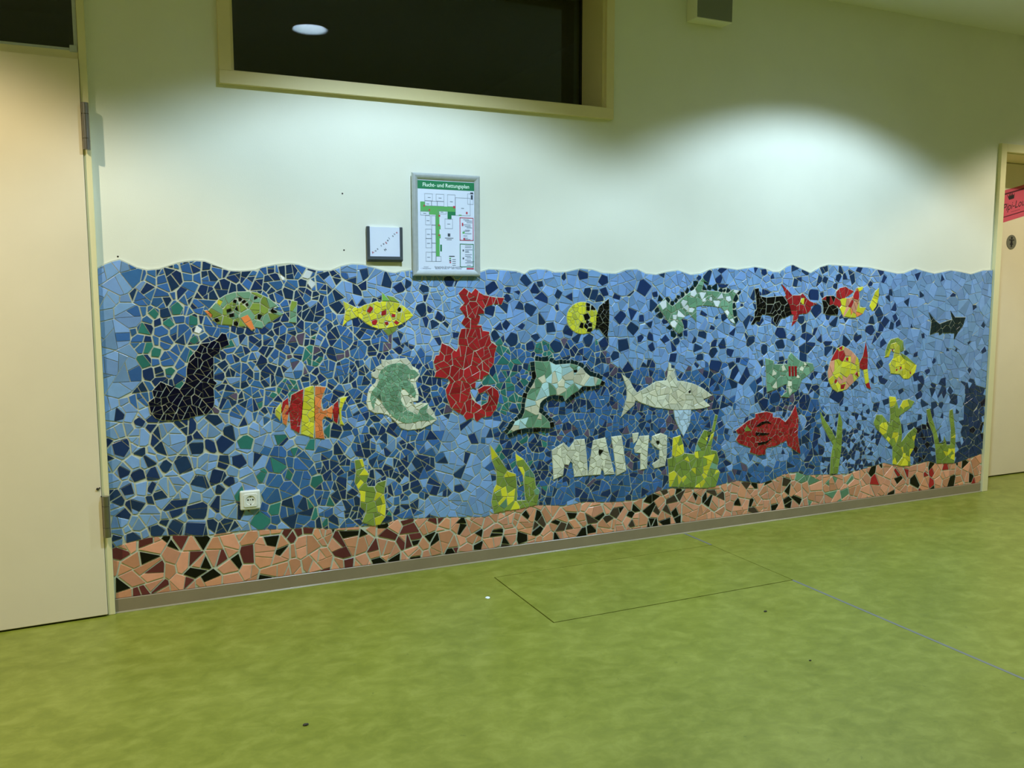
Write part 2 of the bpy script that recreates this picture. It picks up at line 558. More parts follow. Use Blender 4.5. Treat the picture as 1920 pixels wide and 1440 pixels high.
# round pictogram plate
sx, sz = door_pt(1896, 454)
M_PLATE = mat('grey_sign_plate', (128, 126, 112), 0.4, metal=0.3)
pk = empty('door_sign', (sx, 0.244, sz), label='small round grey pictogram plate below the pink notice', cat='door sign')
bm = bmesh.new()
add_tube(bm, (sx, 0.2448, sz), (sx, 0.2425, sz), 0.047, 32)
bm_obj('plate', bm, M_PLATE, pk)
V, Fc = [], []
circ = lambda x, z, r, n=14: [(x + r * math.cos(2 * math.pi * i / n), z + r * math.sin(2 * math.pi * i / n)) for i in range(n)]
add_flat(circ(sx, sz + 0.027, 0.009), 0.2421, V, Fc)
add_flat([(sx - 0.025, sz + 0.010), (sx + 0.025, sz + 0.010), (sx + 0.025, sz + 0.017), (sx - 0.025, sz + 0.017)], 0.2421, V, Fc)
add_flat([(sx - 0.010, sz - 0.010), (sx + 0.010, sz - 0.010), (sx + 0.009, sz + 0.010), (sx - 0.009, sz + 0.010)], 0.2421, V, Fc)
add_flat([(sx - 0.016, sz - 0.017), (sx + 0.016, sz - 0.017), (sx + 0.016, sz - 0.010), (sx - 0.016, sz - 0.010)], 0.2421, V, Fc)
add_flat([(sx - 0.006, sz - 0.033), (sx + 0.006, sz - 0.033), (sx + 0.008, sz - 0.017), (sx - 0.008, sz - 0.017)], 0.2421, V, Fc)
mesh_obj('pictogram', V, Fc, M_INK, pk)

# ------------------------------------------------------------------ mosaic mural
def crop(x0, y0, s):
    return lambda *pts: [(x0 + x / s, y0 + y / s) for x, y in pts]
A_ = crop(180, 470, 4.8); B_ = crop(460, 470, 4.8); C_ = crop(740, 470, 4.8); D_ = crop(1020, 470, 4.8); E_ = crop(1300, 470, 4.8); F_ = crop(1580, 470, 4.8)
G_ = crop(180, 740, 3.4275); H_ = crop(500, 700, 4.235); I_ = crop(780, 700, 4.235); J_ = crop(1000, 700, 4.235); K_ = crop(1260, 700, 4.8); L_ = crop(1560, 680, 4.8)
M_ = crop(380, 530, 10.667); N_ = crop(640, 540, 12.8); O_ = crop(240, 600, 6.545); P_ = crop(1030, 500, 10.285); Q_ = crop(1220, 510, 9.6); R_ = crop(1400, 520, 7.385)
S_ = crop(1420, 620, 6.0); T_ = crop(940, 650, 8.471); U_ = crop(1150, 660, 9.0); V_ = crop(1020, 800, 7.68); W_ = crop(680, 660, 9.0)
TILE_OFF = 0.010
def to_wall(pts):
    return [wall_pt(x, y, TILE_OFF) for x, y in pts]
def px_of(x, z):
    """wall point -> photo pixel, only to look up which colours lie where on the mural"""
    p = Vector((x, CAM_D - TILE_OFF, z - CAM_H))
    k = p.dot(_f)
    return 960 + F_PX * p.dot(_r) / k, 720 - F_PX * p.dot(_u) / k

GL = dict(  # glaze colours (sRGB)
    light=(128, 166, 219), light2=(122, 160, 204), mid=(60, 105, 166), mid2=(58, 104, 154), navy=(31, 54, 96), navy2=(32, 57, 90), teal=(52, 122, 112), plum=(94, 82, 104),
    white=(232, 240, 240), ink=(5, 6, 34), black=(11, 11, 12), pine=(16, 40, 44), sage=(120, 164, 132), sage2=(108, 152, 118), olive=(132, 154, 66), lime=(128, 186, 84),
    yellow=(222, 216, 56), yellow2=(204, 204, 72), orange=(236, 134, 74), red=(172, 38, 42), red2=(154, 31, 35), beige=(216, 212, 182), bone=(222, 222, 196), aqua=(184, 222, 222), ice=(186, 210, 230),
    peach=(228, 160, 128), peach2=(218, 152, 114), maroon=(104, 48, 48), brown=(70, 56, 46))
MT = {}
for k, c in GL.items():
    MT[k] = []
    for j, s in enumerate((0.93, 1.0, 1.07)):
        MT[k].append(mat('glaze_%s' % k if not j else 'glaze_%s_%d' % (k, j), tuple(min(255, q * s) for q in c), 0.24, spec=0.32, noise=0.05, nscale=35))
M_GROUT = mat('pale_grout', (204, 208, 184), 0.9, noise=0.08, nscale=25, bump=0.4, bscale=300)

def pick(pal):
    t = R.random() * sum(w for _, w in pal)
    for k, w_ in pal:
        t -= w_
        if t <= 0:
            return k
    return pal[-1][0]

def pack(poly, size_at, forced=(), jit=0.45, ok=None, tries=1.0):
    """random non-overlapping seeds (x, z, r, colour or None) inside a polygon"""
    xs = [p[0] for p in poly]; zs = [p[1] for p in poly]
    x0, x1, z0, z1 = min(xs), max(xs), min(zs), max(zs)
    seeds, grid, cell = [], {}, 0.05
    def put(s):
        grid.setdefault((int(s[0] // cell), int(s[1] // cell)), []).append(s)
        seeds.append(s)
    for s in forced:
        put(s)
    mean = size_at((x0 + x1) / 2, (z0 + z1) / 2)
    A = (x1 - x0) * (z1 - z0)
    for k, frac in ((1.35, 1.2), (1.0, 3), (0.75, 5), (0.5, 6)):
        for _ in range(int(tries * frac * A / (mean * mean)) + 6):
            x, z = R.uniform(x0, x1), R.uniform(z0, z1)
            r = size_at(x, z) * 0.5 * k * R.uniform(1 - jit, 1 + jit * 0.6)
            gx, gz = int(x // cell), int(z // cell)
            good = True
            for i in (-1, 0, 1):
                for j in (-1, 0, 1):
                    for s in grid.get((gx + i, gz + j), ()):
                        q = 0.86 * (r + s[2])
                        if (s[0] - x) ** 2 + (s[1] - z) ** 2 < q * q:
                            good = False
                            break
                    if not good: break
                if not good: break
            if good and inside((x, z), poly) and (ok is None or ok(x, z)):
                put((x, z, r, None))
    return seeds

def cells(seeds, reach, grout, grout_at=None):
    """Laguerre cell of each seed, its edges already drawn in by half a joint"""
    cs = reach
    grid = {}
    for i, s in enumerate(seeds):
        grid.setdefault((int(s[0] // cs), int(s[1] // cs)), []).append(i)
    out = []
    for i, (x, z, r, col) in enumerate(seeds):
        if grout_at:
            grout = grout_at(x, z)
        rr = reach * 0.75
        poly = [(x - rr, z - rr), (x + rr, z - rr), (x + rr, z + rr), (x - rr, z + rr)]
        gx, gz = int(x // cs), int(z // cs)
        nb_ = []
        for a in (-1, 0, 1):
            for b in (-1, 0, 1):
                for j in grid.get((gx + a, gz + b), ()):
                    if j != i:
                        s = seeds[j]
                        nb_.append(((s[0] - x) ** 2 + (s[1] - z) ** 2, j))
        nb_.sort()
        for dd, j in nb_[:26]:
            s = seeds[j]
            dist = math.sqrt(dd)
            if dist < 1e-6:
                continue
            nx, nz = (s[0] - x) / dist, (s[1] - z) / dist
            t = (dd + r * r - s[2] * s[2]) / (2 * dist) - grout * R.uniform(0.32, 0.85)
            poly = clip_half(poly, nx, nz, nx * x + nz * z + t)
            if len(poly) < 3:
                break
        out.append(poly if len(poly) >= 3 else None)
    return out

def tidy(p, eps=0.0016):
    q = []
    for a in p:
        if not q or math.hypot(a[0] - q[-1][0], a[1] - q[-1][1]) > eps:
            q.append(a)
    while len(q) > 1 and math.hypot(q[0][0] - q[-1][0], q[0][1] - q[-1][1]) <= eps:
        q.pop()
    return q

def shard(poly, y0, y1):
    """one broken tile: sides, a small arris and a glazed face"""
    if area(poly) < 0:
        poly = poly[::-1]
    n = len(poly)
    cx = sum(p[0] for p in poly) / n
    cz = sum(p[1] for p in poly) / n
    rad = max(0.004, math.sqrt(abs(area(poly)) / math.pi))
    k = 1 - min(0.25, 0.0008 / rad)
    ta, tb = R.uniform(-0.006, 0.006), R.uniform(-0.006, 0.006)
    tilt_ = lambda x, z: (x - cx) * ta + (z - cz) * tb
    v = [(x, y0, z) for x, z in poly]
    v += [(x, y1 + 0.0006 + tilt_(x, z), z) for x, z in poly]
    v += [(cx + (x - cx) * k, y1 + tilt_(x, z), cz + (z - cz) * k) for x, z in poly]
    f = []
    for i in range(n):
        j = (i + 1) % n
        f.append([i, n + i, n + j, j][::-1])
        f.append([n + i, 2 * n + i, 2 * n + j, n + j][::-1])
    f.append([2 * n + i for i in range(n)])
    return v, f

def shatter(poly, target, gap):
    """break a piece along straight random cuts until it is about `target` in area"""
    a = abs(area(poly))
    if len(poly) < 3 or a < target * R.uniform(0.75, 1.9):
        return [poly]
    far = max(((p, q) for i, p in enumerate(poly) for q in poly[i + 1:]), key=lambda t: (t[0][0] - t[1][0]) ** 2 + (t[0][1] - t[1][1]) ** 2)
    (ax, az), (bx_, bz_) = far
    t = R.uniform(0.34, 0.66)
    cx, cz = ax + (bx_ - ax) * t, az + (bz_ - az) * t
    th = math.atan2(bz_ - az, bx_ - ax) + R.uniform(-0.75, 0.75)
    nx, nz = math.cos(th), math.sin(th)
    d0 = nx * cx + nz * cz
    g_ = gap * R.uniform(0.25, 0.6)
    out = []
    for h in (clip_half(poly, nx, nz, d0 - g_), clip_half(poly, -nx, -nz, -d0 - g_)):
        if len(h) >= 3:
            out += shatter(h, target, gap)
    return out

def chip_corners(p, loss):
    """knock off blunt corners so that the piece turns angular"""
    p = list(p)
    a = abs(area(p))
    if a <= 0:
        return p
    while len(p) > 3:
        n = len(p)
        best = min(range(n), key=lambda i: abs(area([p[i - 1], p[i], p[(i + 1) % n]])))
        tri = area([p[best - 1], p[best], p[(best + 1) % n]]) * (1 if area(p) > 0 else -1)
        if tri < 0 or abs(tri) > loss * a * (0.55 if n == 4 else 1):
            break
        p.pop(best)
    return p

def carve(cell, x, z, r, gap):
    """a chip of about radius r cut out of its cell; returns the chip and the pieces left round it"""
    n = R.choice((3, 4, 4, 4, 5))
    a0 = R.uniform(0, 6.28)
    el, ea = R.uniform(0.72, 1.0), R.uniform(0, 3.14)
    pts = []
    for i in range(n):
        t = a0 + 2 * math.pi * (i + R.uniform(-0.22, 0.22)) / n
        q = r * (1.5 if n == 3 else 1.28 if n == 4 else 1.16) * R.uniform(0.92, 1.1)
        u_, v_ = q * math.cos(t), q * math.sin(t) * el
        pts.append((x + u_ * math.cos(ea) - v_ * math.sin(ea), z + u_ * math.sin(ea) + v_ * math.cos(ea)))
    rest, rem = [], cell
    for i in range(n):
        (ax, az), (bx_, bz_) = pts[i], pts[(i + 1) % n]
        L_e = math.hypot(bx_ - ax, bz_ - az)
        nx, nz = (bz_ - az) / L_e, -(bx_ - ax) / L_e
        c = nx * ax + nz * az
        o = clip_half(rem, -nx, -nz, -c - gap * 0.5)
        if len(o) >= 3:
            rest.append(o)
        rem = clip_half(rem, nx, nz, c)
        if len(rem) < 3:
            return None, rest
    return rem, rest

MURAL_BASE = (2.39, 0.0, 0.058)
mural = empty('mosaic_mural', MURAL_BASE, label='long undersea wall mosaic of broken blue tiles with fish, seaweed and sand', cat='mosaic')
BED_Y, TILE_Y = -0.006, -0.0092
FIG_BED, FIG_Y = -0.0098, -0.0125

wave_px = [(181, 504)] + A_((70, 130), (140, 103), (210, 85), (290, 120), (370, 160), (460, 180), (570, 170), (720, 120), (800, 103), (880, 95), (980, 100), (1100, 150), (1200, 185), (1300, 190), (1440, 180)) \
    + B_((150, 155), (280, 130), (400, 120), (480, 130), (560, 160), (660, 185), (770, 185), (860, 145), (960, 125), (1060, 130), (1170, 160), (1280, 195), (1350, 205)) \
    + C_((60, 190), (150, 180), (300, 175), (450, 190), (620, 205), (760, 200), (850, 170), (1000, 180), (1100, 190), (1170, 215), (1220, 180), (1290, 170), (1370, 175)) \
    + D_((100, 200), (200, 195), (330, 165), (440, 175), (530, 205), (650, 210), (750, 175), (840, 170), (920, 210), (1010, 220), (1110, 195), (1210, 180), (1320, 220)) \
    + E_((70, 210), (160, 170), (260, 155), (400, 175), (560, 150), (650, 165), (720, 195), (780, 195), (850, 145), (900, 130), (960, 160), (1060, 205), (1150, 150), (1220, 130), (1440, 145)) \
    + F_((240, 155), (380, 185), (500, 210), (560, 205), (660, 165), (730, 185), (830, 210), (980, 180), (1070, 195), (1160, 215), (1270, 180)) + [(1858, 507)]
sand_px = [(208, 1028)] + G_((170, 960), (340, 915), (500, 900), (690, 905), (880, 880), (1000, 870), (1300, 858)) + H_((300, 1220), (500, 1235), (740, 1215), (940, 1190), (1050, 1155), (1190, 1150)) \
    + I_((0, 1150), (300, 1140), (550, 1140), (620, 1110), (800, 1070), (960, 1045), (1200, 1050), (1330, 1020)) + J_((600, 1022), (750, 1015), (870, 990), (1000, 930), (1100, 910)) \
    + K_((300, 1035), (440, 1000), (600, 965), (800, 990), (900, 960), (1000, 910), (1130, 885), (1200, 915), (1420, 910)) \
    + L_((0, 1010), (150, 1000), (200, 980), (470, 900), (545, 920), (700, 925), (870, 885), (940, 905), (1110, 905), (1180, 880), (1335, 820))
MX0, MX1, MZ0 = -0.0715, 4.855, 0.0575
clampx = lambda P: [(min(max(x, MX0), MX1), z) for x, z in P]
wave = clampx(to_wall(wave_px)); wave[0] = (MX0, wave[0][1]); wave[-1] = (MX1, wave[-1][1])
sand_top = clampx(to_wall(sand_px)); sand_top[0] = (MX0, sand_top[0][1]); sand_top[-1] = (MX1, sand_top[-1][1])
outline = [(MX0, MZ0), (MX1, MZ0)] + wave[::-1]
water_poly = sand_top + wave[::-1]
sand_poly = [(MX0, MZ0), (MX1, MZ0)] + [(x, z - 0.004) for x, z in sand_top[::-1]]
bed = [(MX0, MZ0), (MX1, MZ0)] + [(x, z + 0.005) for x, z in wave[::-1]]
v, f = prism(bed, -0.0004, BED_Y)
mesh_obj('grout_bed', v, f, M_GROUT, mural, label='pale grout bed with a wavy top edge')

SAGE = [('sage', 1), ('sage2', 1)]
YEL = [('yellow', 2), ('yellow2', 1)]
RED = [('red', 2), ('red2', 1)]
WEED = [('olive', 6), ('yellow', 3), ('sage2', 0.6)]
# figure: name, label, list of patches (pixel outline, palette, tile size in m, level), forced chips (px, py, radius px, colour)
FIG = []
def fig(name, label, patches, chips=()):
    FIG.append((name, label, patches, list(chips)))
def chips(cr, col, *pts):
    s = cr((0, 0), (1, 0))
    k = s[1][0] - s[0][0]
    return [(*cr((x, y))[0], r * k, col) for x, y, r in pts]
def stripe(body, conv):
    return clip_convex(body, conv)

# 1 speckled green fish
fig('green_fish', 'sage and olive green fish with black chips and an orange fin',
    [(M_((110, 560), (300, 350), (460, 250), (640, 190), (930, 180), (1080, 200), (1330, 320), (1520, 480), (1390, 520), (1480, 570), (1610, 620), (1400, 760), (1300, 800), (1180, 910), (1060, 890), (900, 870), (720, 880), (620, 850), (330, 830), (200, 750), (190, 640)), [('sage', 5), ('olive', 5.5)], 0.040, 0),
     (M_((35, 560), (90, 555), (190, 640), (170, 705)), [('orange', 1), ('red', 1)], 0.02, 0),
     (M_((1780, 360), (1885, 380), (1870, 690), (1870, 800), (1725, 790), (1745, 690), (1750, 480)), [('sage', 3), ('olive', 1)], 0.03, 0),
     (M_((760, 700), (900, 640), (960, 720), (1040, 920), (980, 950), (850, 830)), [('orange', 1)], 0.028, 1)],
    chips(M_, 'black', (650, 370, 36), (750, 330, 40), (820, 380, 36), (880, 440, 30), (1060, 300, 36), (525, 560, 40), (585, 650, 42), (690, 520, 34), (1140, 680, 52), (285, 750, 44), (665, 820, 42), (1420, 560, 56), (1560, 560, 48))
    + chips(M_, 'yellow', (340, 400, 48)))
# 2 yellow fish
fig('yellow_fish', 'yellow fish with red spots and green fins',
    [(N_((390, 490), (440, 480), (560, 410), (720, 370), (860, 320), (900, 350), (1000, 320), (1200, 330), (1380, 370), (1480, 430), (1620, 540), (1720, 660), (1620, 750), (1460, 850), (1340, 910), (1100, 970), (900, 980), (720, 920), (600, 850), (480, 750), (400, 690)), YEL, 0.026, 0),
     (N_((45, 320), (240, 420), (390, 490), (400, 690), (250, 740), (140, 800), (30, 920), (90, 640), (100, 540)), YEL, 0.024, 0),
     (N_((980, 110), (1160, 310), (980, 310)), [('lime', 1)], 0.04, 0),
     (N_((1090, 180), (1250, 220), (1400, 350), (1180, 312)), [('olive', 1)], 0.04, 0),
     (N_((1000, 1000), (1090, 985), (1350, 920), (1300, 1020), (1130, 1140)), [('olive', 1)], 0.024, 0)],
    chips(N_, 'red', (680, 520, 62), (1020, 600, 66), (1245, 665, 42), (800, 825, 60), (1090, 845, 42), (1320, 830, 46)) + chips(N_, 'black', (1390, 510, 44)))
# 3 dark whale
fig('whale', 'near-black navy whale with raised tail',
    [(O_((300, 870), (400, 760), (540, 820), (640, 850), (700, 770), (720, 700), (720, 600), (760, 460), (850, 360), (890, 290), (1000, 280), (1100, 230), (1150, 160), (1200, 170), (1240, 300), (1130, 350), (1120, 400), (1050, 440), (1050, 600), (1050, 740), (1090, 770), (1050, 830), (1060, 1000), (1050, 1060), (970, 1150), (780, 1190), (740, 1210), (580, 1230), (420, 1230), (340, 1200), (280, 1130), (250, 1010), (320, 960)), [('ink', 1)], 0.027, 0)])
# 4 striped fish
cf = H_((70, 290), (110, 240), (200, 170), (300, 120), (360, 100), (470, 110), (440, 190), (430, 250), (445, 300), (490, 280), (540, 240), (590, 195), (640, 185), (610, 240), (590, 300), (595, 370), (615, 410), (560, 400), (500, 350), (460, 340), (440, 370), (445, 440), (460, 520), (370, 510), (260, 475), (180, 430), (110, 380), (70, 330))
SP = lambda *q: stripe(cf, H_(*q))
fig('striped_fish', 'fish with yellow, orange and dark red bands',
    [(SP((40, 60), (150, 60), (118, 290), (150, 560), (40, 560)), YEL, 0.026, 0),
     (SP((150, 60), (215, 60), (178, 290), (205, 560), (150, 560), (118, 290)), [('orange', 3), ('red', 1)], 0.020, 0),
     (SP((215, 60), (310, 60), (282, 290), (268, 560), (205, 560), (178, 290)), RED, 0.017, 0),
     (SP((310, 60), (372, 60), (380, 290), (372, 560), (268, 560), (282, 290)), YEL, 0.026, 0),
     (SP((372, 60), (500, 60), (525, 300), (480, 560), (372, 560), (380, 290)), [('orange', 1)], 0.024, 0),
     (SP((505, 60), (600, 60), (574, 300), (600, 560), (482, 560), (525, 300)), RED, 0.018, 0),
     (SP((600, 60), (690, 60), (690, 560), (600, 560), (574, 300)), YEL, 0.024, 0)])
# 5 manatee
fig('manatee', 'sage green curled manatee in a broad white tile border',
    [(W_((320, 130), (420, 150), (560, 120), (740, 110), (800, 180), (830, 240), (930, 300), (960, 400), (890, 500), (910, 600), (940, 700), (930, 820), (860, 830), (780, 850), (850, 900), (960, 860), (1090, 870), (1130, 940), (1190, 1030), (1250, 1140), (1160, 1210), (1000, 1290), (760, 1320), (640, 1280), (560, 1180), (420, 1060), (290, 1030), (200, 1030), (100, 970), (70, 850), (90, 700), (130, 600), (220, 520), (240, 460), (160, 410), (150, 360), (220, 330), (230, 260), (330, 220)), [('bone', 1)], 0.032, 0),
     (W_((490, 200), (620, 180), (740, 210), (800, 290), (880, 300), (950, 380), (880, 440), (790, 450), (740, 440), (850, 550), (900, 690), (880, 780), (800, 730), (740, 660), (660, 580), (640, 680), (640, 800), (690, 900), (760, 980), (920, 1060), (960, 960), (1100, 870), (1070, 1010), (1220, 1130), (1100, 1160), (960, 1160), (800, 1200), (700, 1200), (590, 1150), (500, 1090), (400, 980), (330, 880), (300, 760), (290, 690), (240, 780), (200, 860), (190, 980), (150, 900), (120, 780), (150, 660), (240, 560), (270, 480), (260, 400), (310, 300), (400, 230)), SAGE, 0.0185, 1)])
# 6 red seahorse
sea = C_((575, 385), (625, 335), (690, 385), (725, 340), (770, 380), (800, 400), (900, 420), (985, 425), (960, 485), (900, 480), (830, 500), (800, 520), (805, 565), (740, 570), (770, 590), (760, 640), (740, 670), (780, 670), (790, 720), (850, 730), (865, 820), (920, 860), (900, 920), (890, 1020), (850, 1070), (850, 1110), (800, 1130), (790, 1160), (730, 1170), (725, 1230), (680, 1240)) \
    + [(881.5, 735.4), (885, 748), (891, 754.3), (902.8, 761.4), (914.6, 754.3), (917, 740), (909.9, 734.2), (898, 737.8), (895.7, 730.7), (907.5, 723.6), (921.7, 723.6), (933.5, 733), (935.8, 742), (931, 763.8), (920.5, 780.3), (902.8, 782.6), (894.5, 790.9), (887.4, 782.6), (874.5, 787.4), (868.5, 777.9), (858, 773), (845, 764), (838, 745), (835.5, 730.7)] \
    + C_((500, 1180), (480, 1150), (360, 1135), (375, 1080), (350, 1000), (370, 945), (400, 940), (425, 830), (490, 860), (555, 910), (575, 870), (575, 780), (600, 705), (650, 700), (600, 650), (635, 590), (585, 520), (630, 470), (600, 430))
fig('seahorse', 'large red seahorse with a curled tail', [(sea, RED, 0.034, 0)])
# 7 yellow puffer with black tail
puf = [(640 + 305 * math.cos(2 * math.pi * i / 22), 990 + 310 * math.sin(2 * math.pi * i / 22)) for i in range(22)]
fig('puffer_fish', 'round yellow fish with black spots and black tail',
    [(P_(*puf), YEL, 0.023, 0),
     (P_((1140, 620), (1150, 760), (1150, 980), (1140, 1150), (1110, 1370), (1020, 1280), (960, 1190), (880, 1200), (900, 1060), (900, 960), (925, 880), (960, 770), (1040, 700)), [('black', 1)], 0.0195, 1)],
    chips(P_, 'black', (750, 730, 48), (740, 800, 48), (850, 775, 56), (720, 970, 58), (730, 1060, 40), (625, 1140, 50), (705, 1150, 44), (780, 1120, 46), (780, 1225, 50)))
# 8 leaping dolphin
fig('leaping_dolphin', 'arched sage green dolphin with white patches',
    [(Q_((130, 610), (250, 480), (330, 580), (390, 620), (500, 540), (620, 430), (700, 370), (800, 310), (880, 180), (930, 110), (960, 140), (940, 250), (910, 330), (1010, 340), (1200, 350), (1330, 390), (1400, 380), (1480, 320), (1590, 340), (1510, 420), (1470, 520), (1470, 700), (1490, 830), (1530, 960), (1410, 860), (1330, 710), (1270, 640), (1090, 610), (920, 600), (820, 620), (820, 700), (820, 890), (780, 840), (700, 760), (640, 780), (540, 860), (590, 970), (580, 1060), (510, 1110), (440, 1060), (330, 910), (200, 720)), [('sage2', 5), ('sage', 2)], 0.038, 0)],
    chips(Q_, 'white', (230, 580, 75), (600, 560, 60), (640, 640, 45), (770, 380, 60), (930, 420, 60), (960, 500, 35), (730, 690, 50), (550, 770, 70), (430, 810, 45), (410, 940, 65), (1080, 490, 35), (1250, 450, 55), (1400, 480, 55), (1190, 580, 70), (1530, 345, 40), (1370, 740, 40), (1460, 890, 45)))
# 9 black and red fish
fig('red_headed_fish', 'fish with red head, yellow eye and black body',
    [(R_((110, 160), (165, 150), (180, 260), (270, 280), (470, 260), (500, 260), (530, 300), (590, 390), (620, 510), (550, 550), (460, 560), (450, 590), (410, 660), (370, 600), (380, 545), (290, 520), (210, 510), (180, 610), (130, 600), (100, 650), (60, 650), (110, 560), (110, 480), (140, 440), (130, 260)), [('black', 1)], 0.032, 0),
     (R_((530, 260), (545, 245), (480, 90), (590, 200), (580, 250), (740, 250), (770, 220), (870, 330), (975, 370), (890, 400), (890, 440), (840, 500), (720, 510), (700, 590), (620, 680), (650, 520), (620, 510), (590, 390)), RED, 0.036, 0)],
    chips(R_, 'yellow', (775, 335, 38)))
# 10 patchwork fish
fig('patchwork_fish', 'small patchwork fish of red, black, peach and yellow pieces',
    [(R_((1040, 300), (1100, 260), (1200, 255), (1290, 320), (1240, 380), (1270, 450), (1260, 515), (1140, 520), (1060, 500), (1060, 400)), [('black', 6), ('red', 3)], 0.036, 0),
     (R_((1240, 200), (1290, 150), (1370, 130), (1410, 160), (1480, 190), (1440, 230), (1350, 290), (1290, 300), (1240, 270)), [('red', 6), ('yellow', 2)], 0.034, 0),
     (R_((1240, 370), (1320, 290), (1420, 290), (1470, 270), (1520, 150), (1610, 130), (1600, 170), (1555, 200), (1560, 420), (1650, 420), (1610, 500), (1500, 560), (1340, 550), (1290, 440)), [('peach', 5), ('orange', 4), ('yellow', 2), ('red', 2)], 0.040, 0),
     (R_((1830, 150), (1825, 280), (1790, 400), (1740, 470), (1700, 400), (1740, 300), (1780, 200)), [('yellow', 1)], 0.040, 0)],
    chips(R_, 'red', (1520, 250, 55)) + chips(R_, 'yellow', (1410, 490, 55)))
# 11 green fish with red bars
fig('barred_green_fish', 'sage green fish with white flecks and red bars',
    [(S_((90, 310), (180, 340), (190, 380), (340, 380), (350, 290), (380, 250), (450, 320), (500, 350), (620, 370), (640, 430), (570, 500), (510, 540), (480, 600), (440, 680), (390, 700), (350, 750), (270, 740), (330, 690), (330, 600), (290, 610), (200, 660), (110, 690), (100, 500)), SAGE, 0.040, 0)]
    + [(S_((345 + 34 * i, 400), (372 + 34 * i, 396), (372 + 34 * i, 515), (350 + 34 * i, 510)), RED, 0.05, 1) for i in range(3)],
    chips(S_, 'bone', (185, 480, 32), (295, 420, 30), (190, 610, 36), (360, 600, 30), (360, 670, 30), (500, 430, 24), (540, 370, 20), (455, 520, 20)) + chips(S_, 'black', (552, 385, 10)))
# 12 yellow round fish
fig('orange_fish', 'plump yellow and peach fish with a red tail',
    [(S_((960, 170), (1060, 230), (1130, 310), (1150, 400), (1150, 510), (1060, 600), (1000, 660), (900, 690), (840, 650), (800, 560), (790, 470), (820, 350), (870, 250), (900, 200)), [('yellow', 6), ('yellow2', 2), ('peach2', 3.2), ('red', 0.7)], 0.042, 0),
     (S_((1220, 130), (1240, 280), (1237, 430), (1190, 440), (1150, 420), (1150, 360), (1190, 280)), RED, 0.04, 0),
     (S_((1190, 440), (1238, 430), (1255, 580), (1215, 600)), YEL, 0.05, 0),
     (S_((1215, 600), (1255, 580), (1275, 660), (1230, 640)), RED, 0.05, 0)],
    chips(S_, 'red', (940, 190, 24), (1010, 320, 18), (880, 570, 20), (960, 630, 30), (1125, 495, 22)))
# 13 little yellow seahorse
fig('duckling', 'small yellow long-necked creature with green crest',
    [(S_((1500, 150), (1560, 130), (1600, 170), (1600, 260), (1650, 320), (1790, 390), (1770, 470), (1700, 540), (1640, 540), (1600, 490), (1500, 480), (1480, 380), (1530, 310), (1540, 240), (1500, 220), (1480, 290), (1430, 300), (1470, 240)), YEL, 0.036, 0),
     (S_((1440, 240), (1470, 150), (1500, 100), (1580, 80), (1640, 120), (1645, 220), (1605, 240), (1600, 170), (1560, 130), (1500, 150), (1470, 240), (1440, 290)), [('olive', 1)], 0.040, 0),
     (S_((1610, 250), (1680, 290), (1780, 380), (1700, 350), (1640, 310)), [('olive', 1)], 0.04, 0)],
    chips(S_, 'red', (1610, 420, 14), (1565, 442, 10), (1718, 475, 12), (1520, 215, 12)))
# 14 little dark shark
fig('small_shark', 'tiny black shark near the door frame',
    [(F_((775, 555), (835, 630), (870, 660), (950, 630), (985, 620), (970, 540), (1010, 600), (1105, 600), (1080, 680), (1040, 730), (1000, 800), (1005, 740), (900, 740), (870, 760), (860, 730), (785, 755), (800, 640)), [('pine', 1)], 0.036, 0)])
# 15 dolphin
dol = T_((530, 230), (690, 240), (750, 230), (860, 290), (1090, 270), (1210, 300), (1290, 350), (1330, 410), (1400, 470), (1500, 490), (1590, 530), (1560, 600), (1420, 630), (1290, 620), (1210, 700), (1100, 770), (1010, 850), (980, 780), (850, 760), (750, 780), (650, 850), (610, 900), (590, 1040), (680, 1110), (760, 1200), (770, 1290), (560, 1280), (380, 1290), (240, 1320), (90, 1390), (170, 1290), (220, 1190), (330, 1130), (370, 1030), (380, 900), (420, 740), (510, 590), (560, 470), (540, 380))
fig('dolphin', 'dolphin of sage, beige and pale aqua pieces outlined in black',
    [(dol, [('sage2', 3), ('beige', 3.2), ('aqua', 2.6), ('sage', 1)], 0.038, 1)],
    chips(T_, 'black', (1165, 390, 32)))
# 16 shark
fig('shark', 'off-white shark with pale blue belly fin and open mouth',
    [(U_((140, 370), (260, 470), (340, 610), (400, 690), (560, 600), (720, 500), (900, 480), (930, 300), (935, 180), (970, 200), (975, 280), (1010, 280), (1040, 380), (1080, 490), (1200, 500), (1350, 540), (1500, 610), (1660, 730), (1510, 800), (1630, 910), (1500, 950), (1320, 970), (1050, 980), (850, 950), (680, 930), (500, 870), (370, 810), (350, 890), (230, 1000), (130, 1100), (200, 900), (230, 750), (230, 600)), [('bone', 2), ('beige', 1)], 0.033, 0),
     (U_((1020, 985), (1310, 975), (1290, 1200), (1180, 1420), (1100, 1270), (1040, 1130)), [('ice', 1)], 0.032, 0)],
    chips(U_, 'black', (1285, 670, 20)))
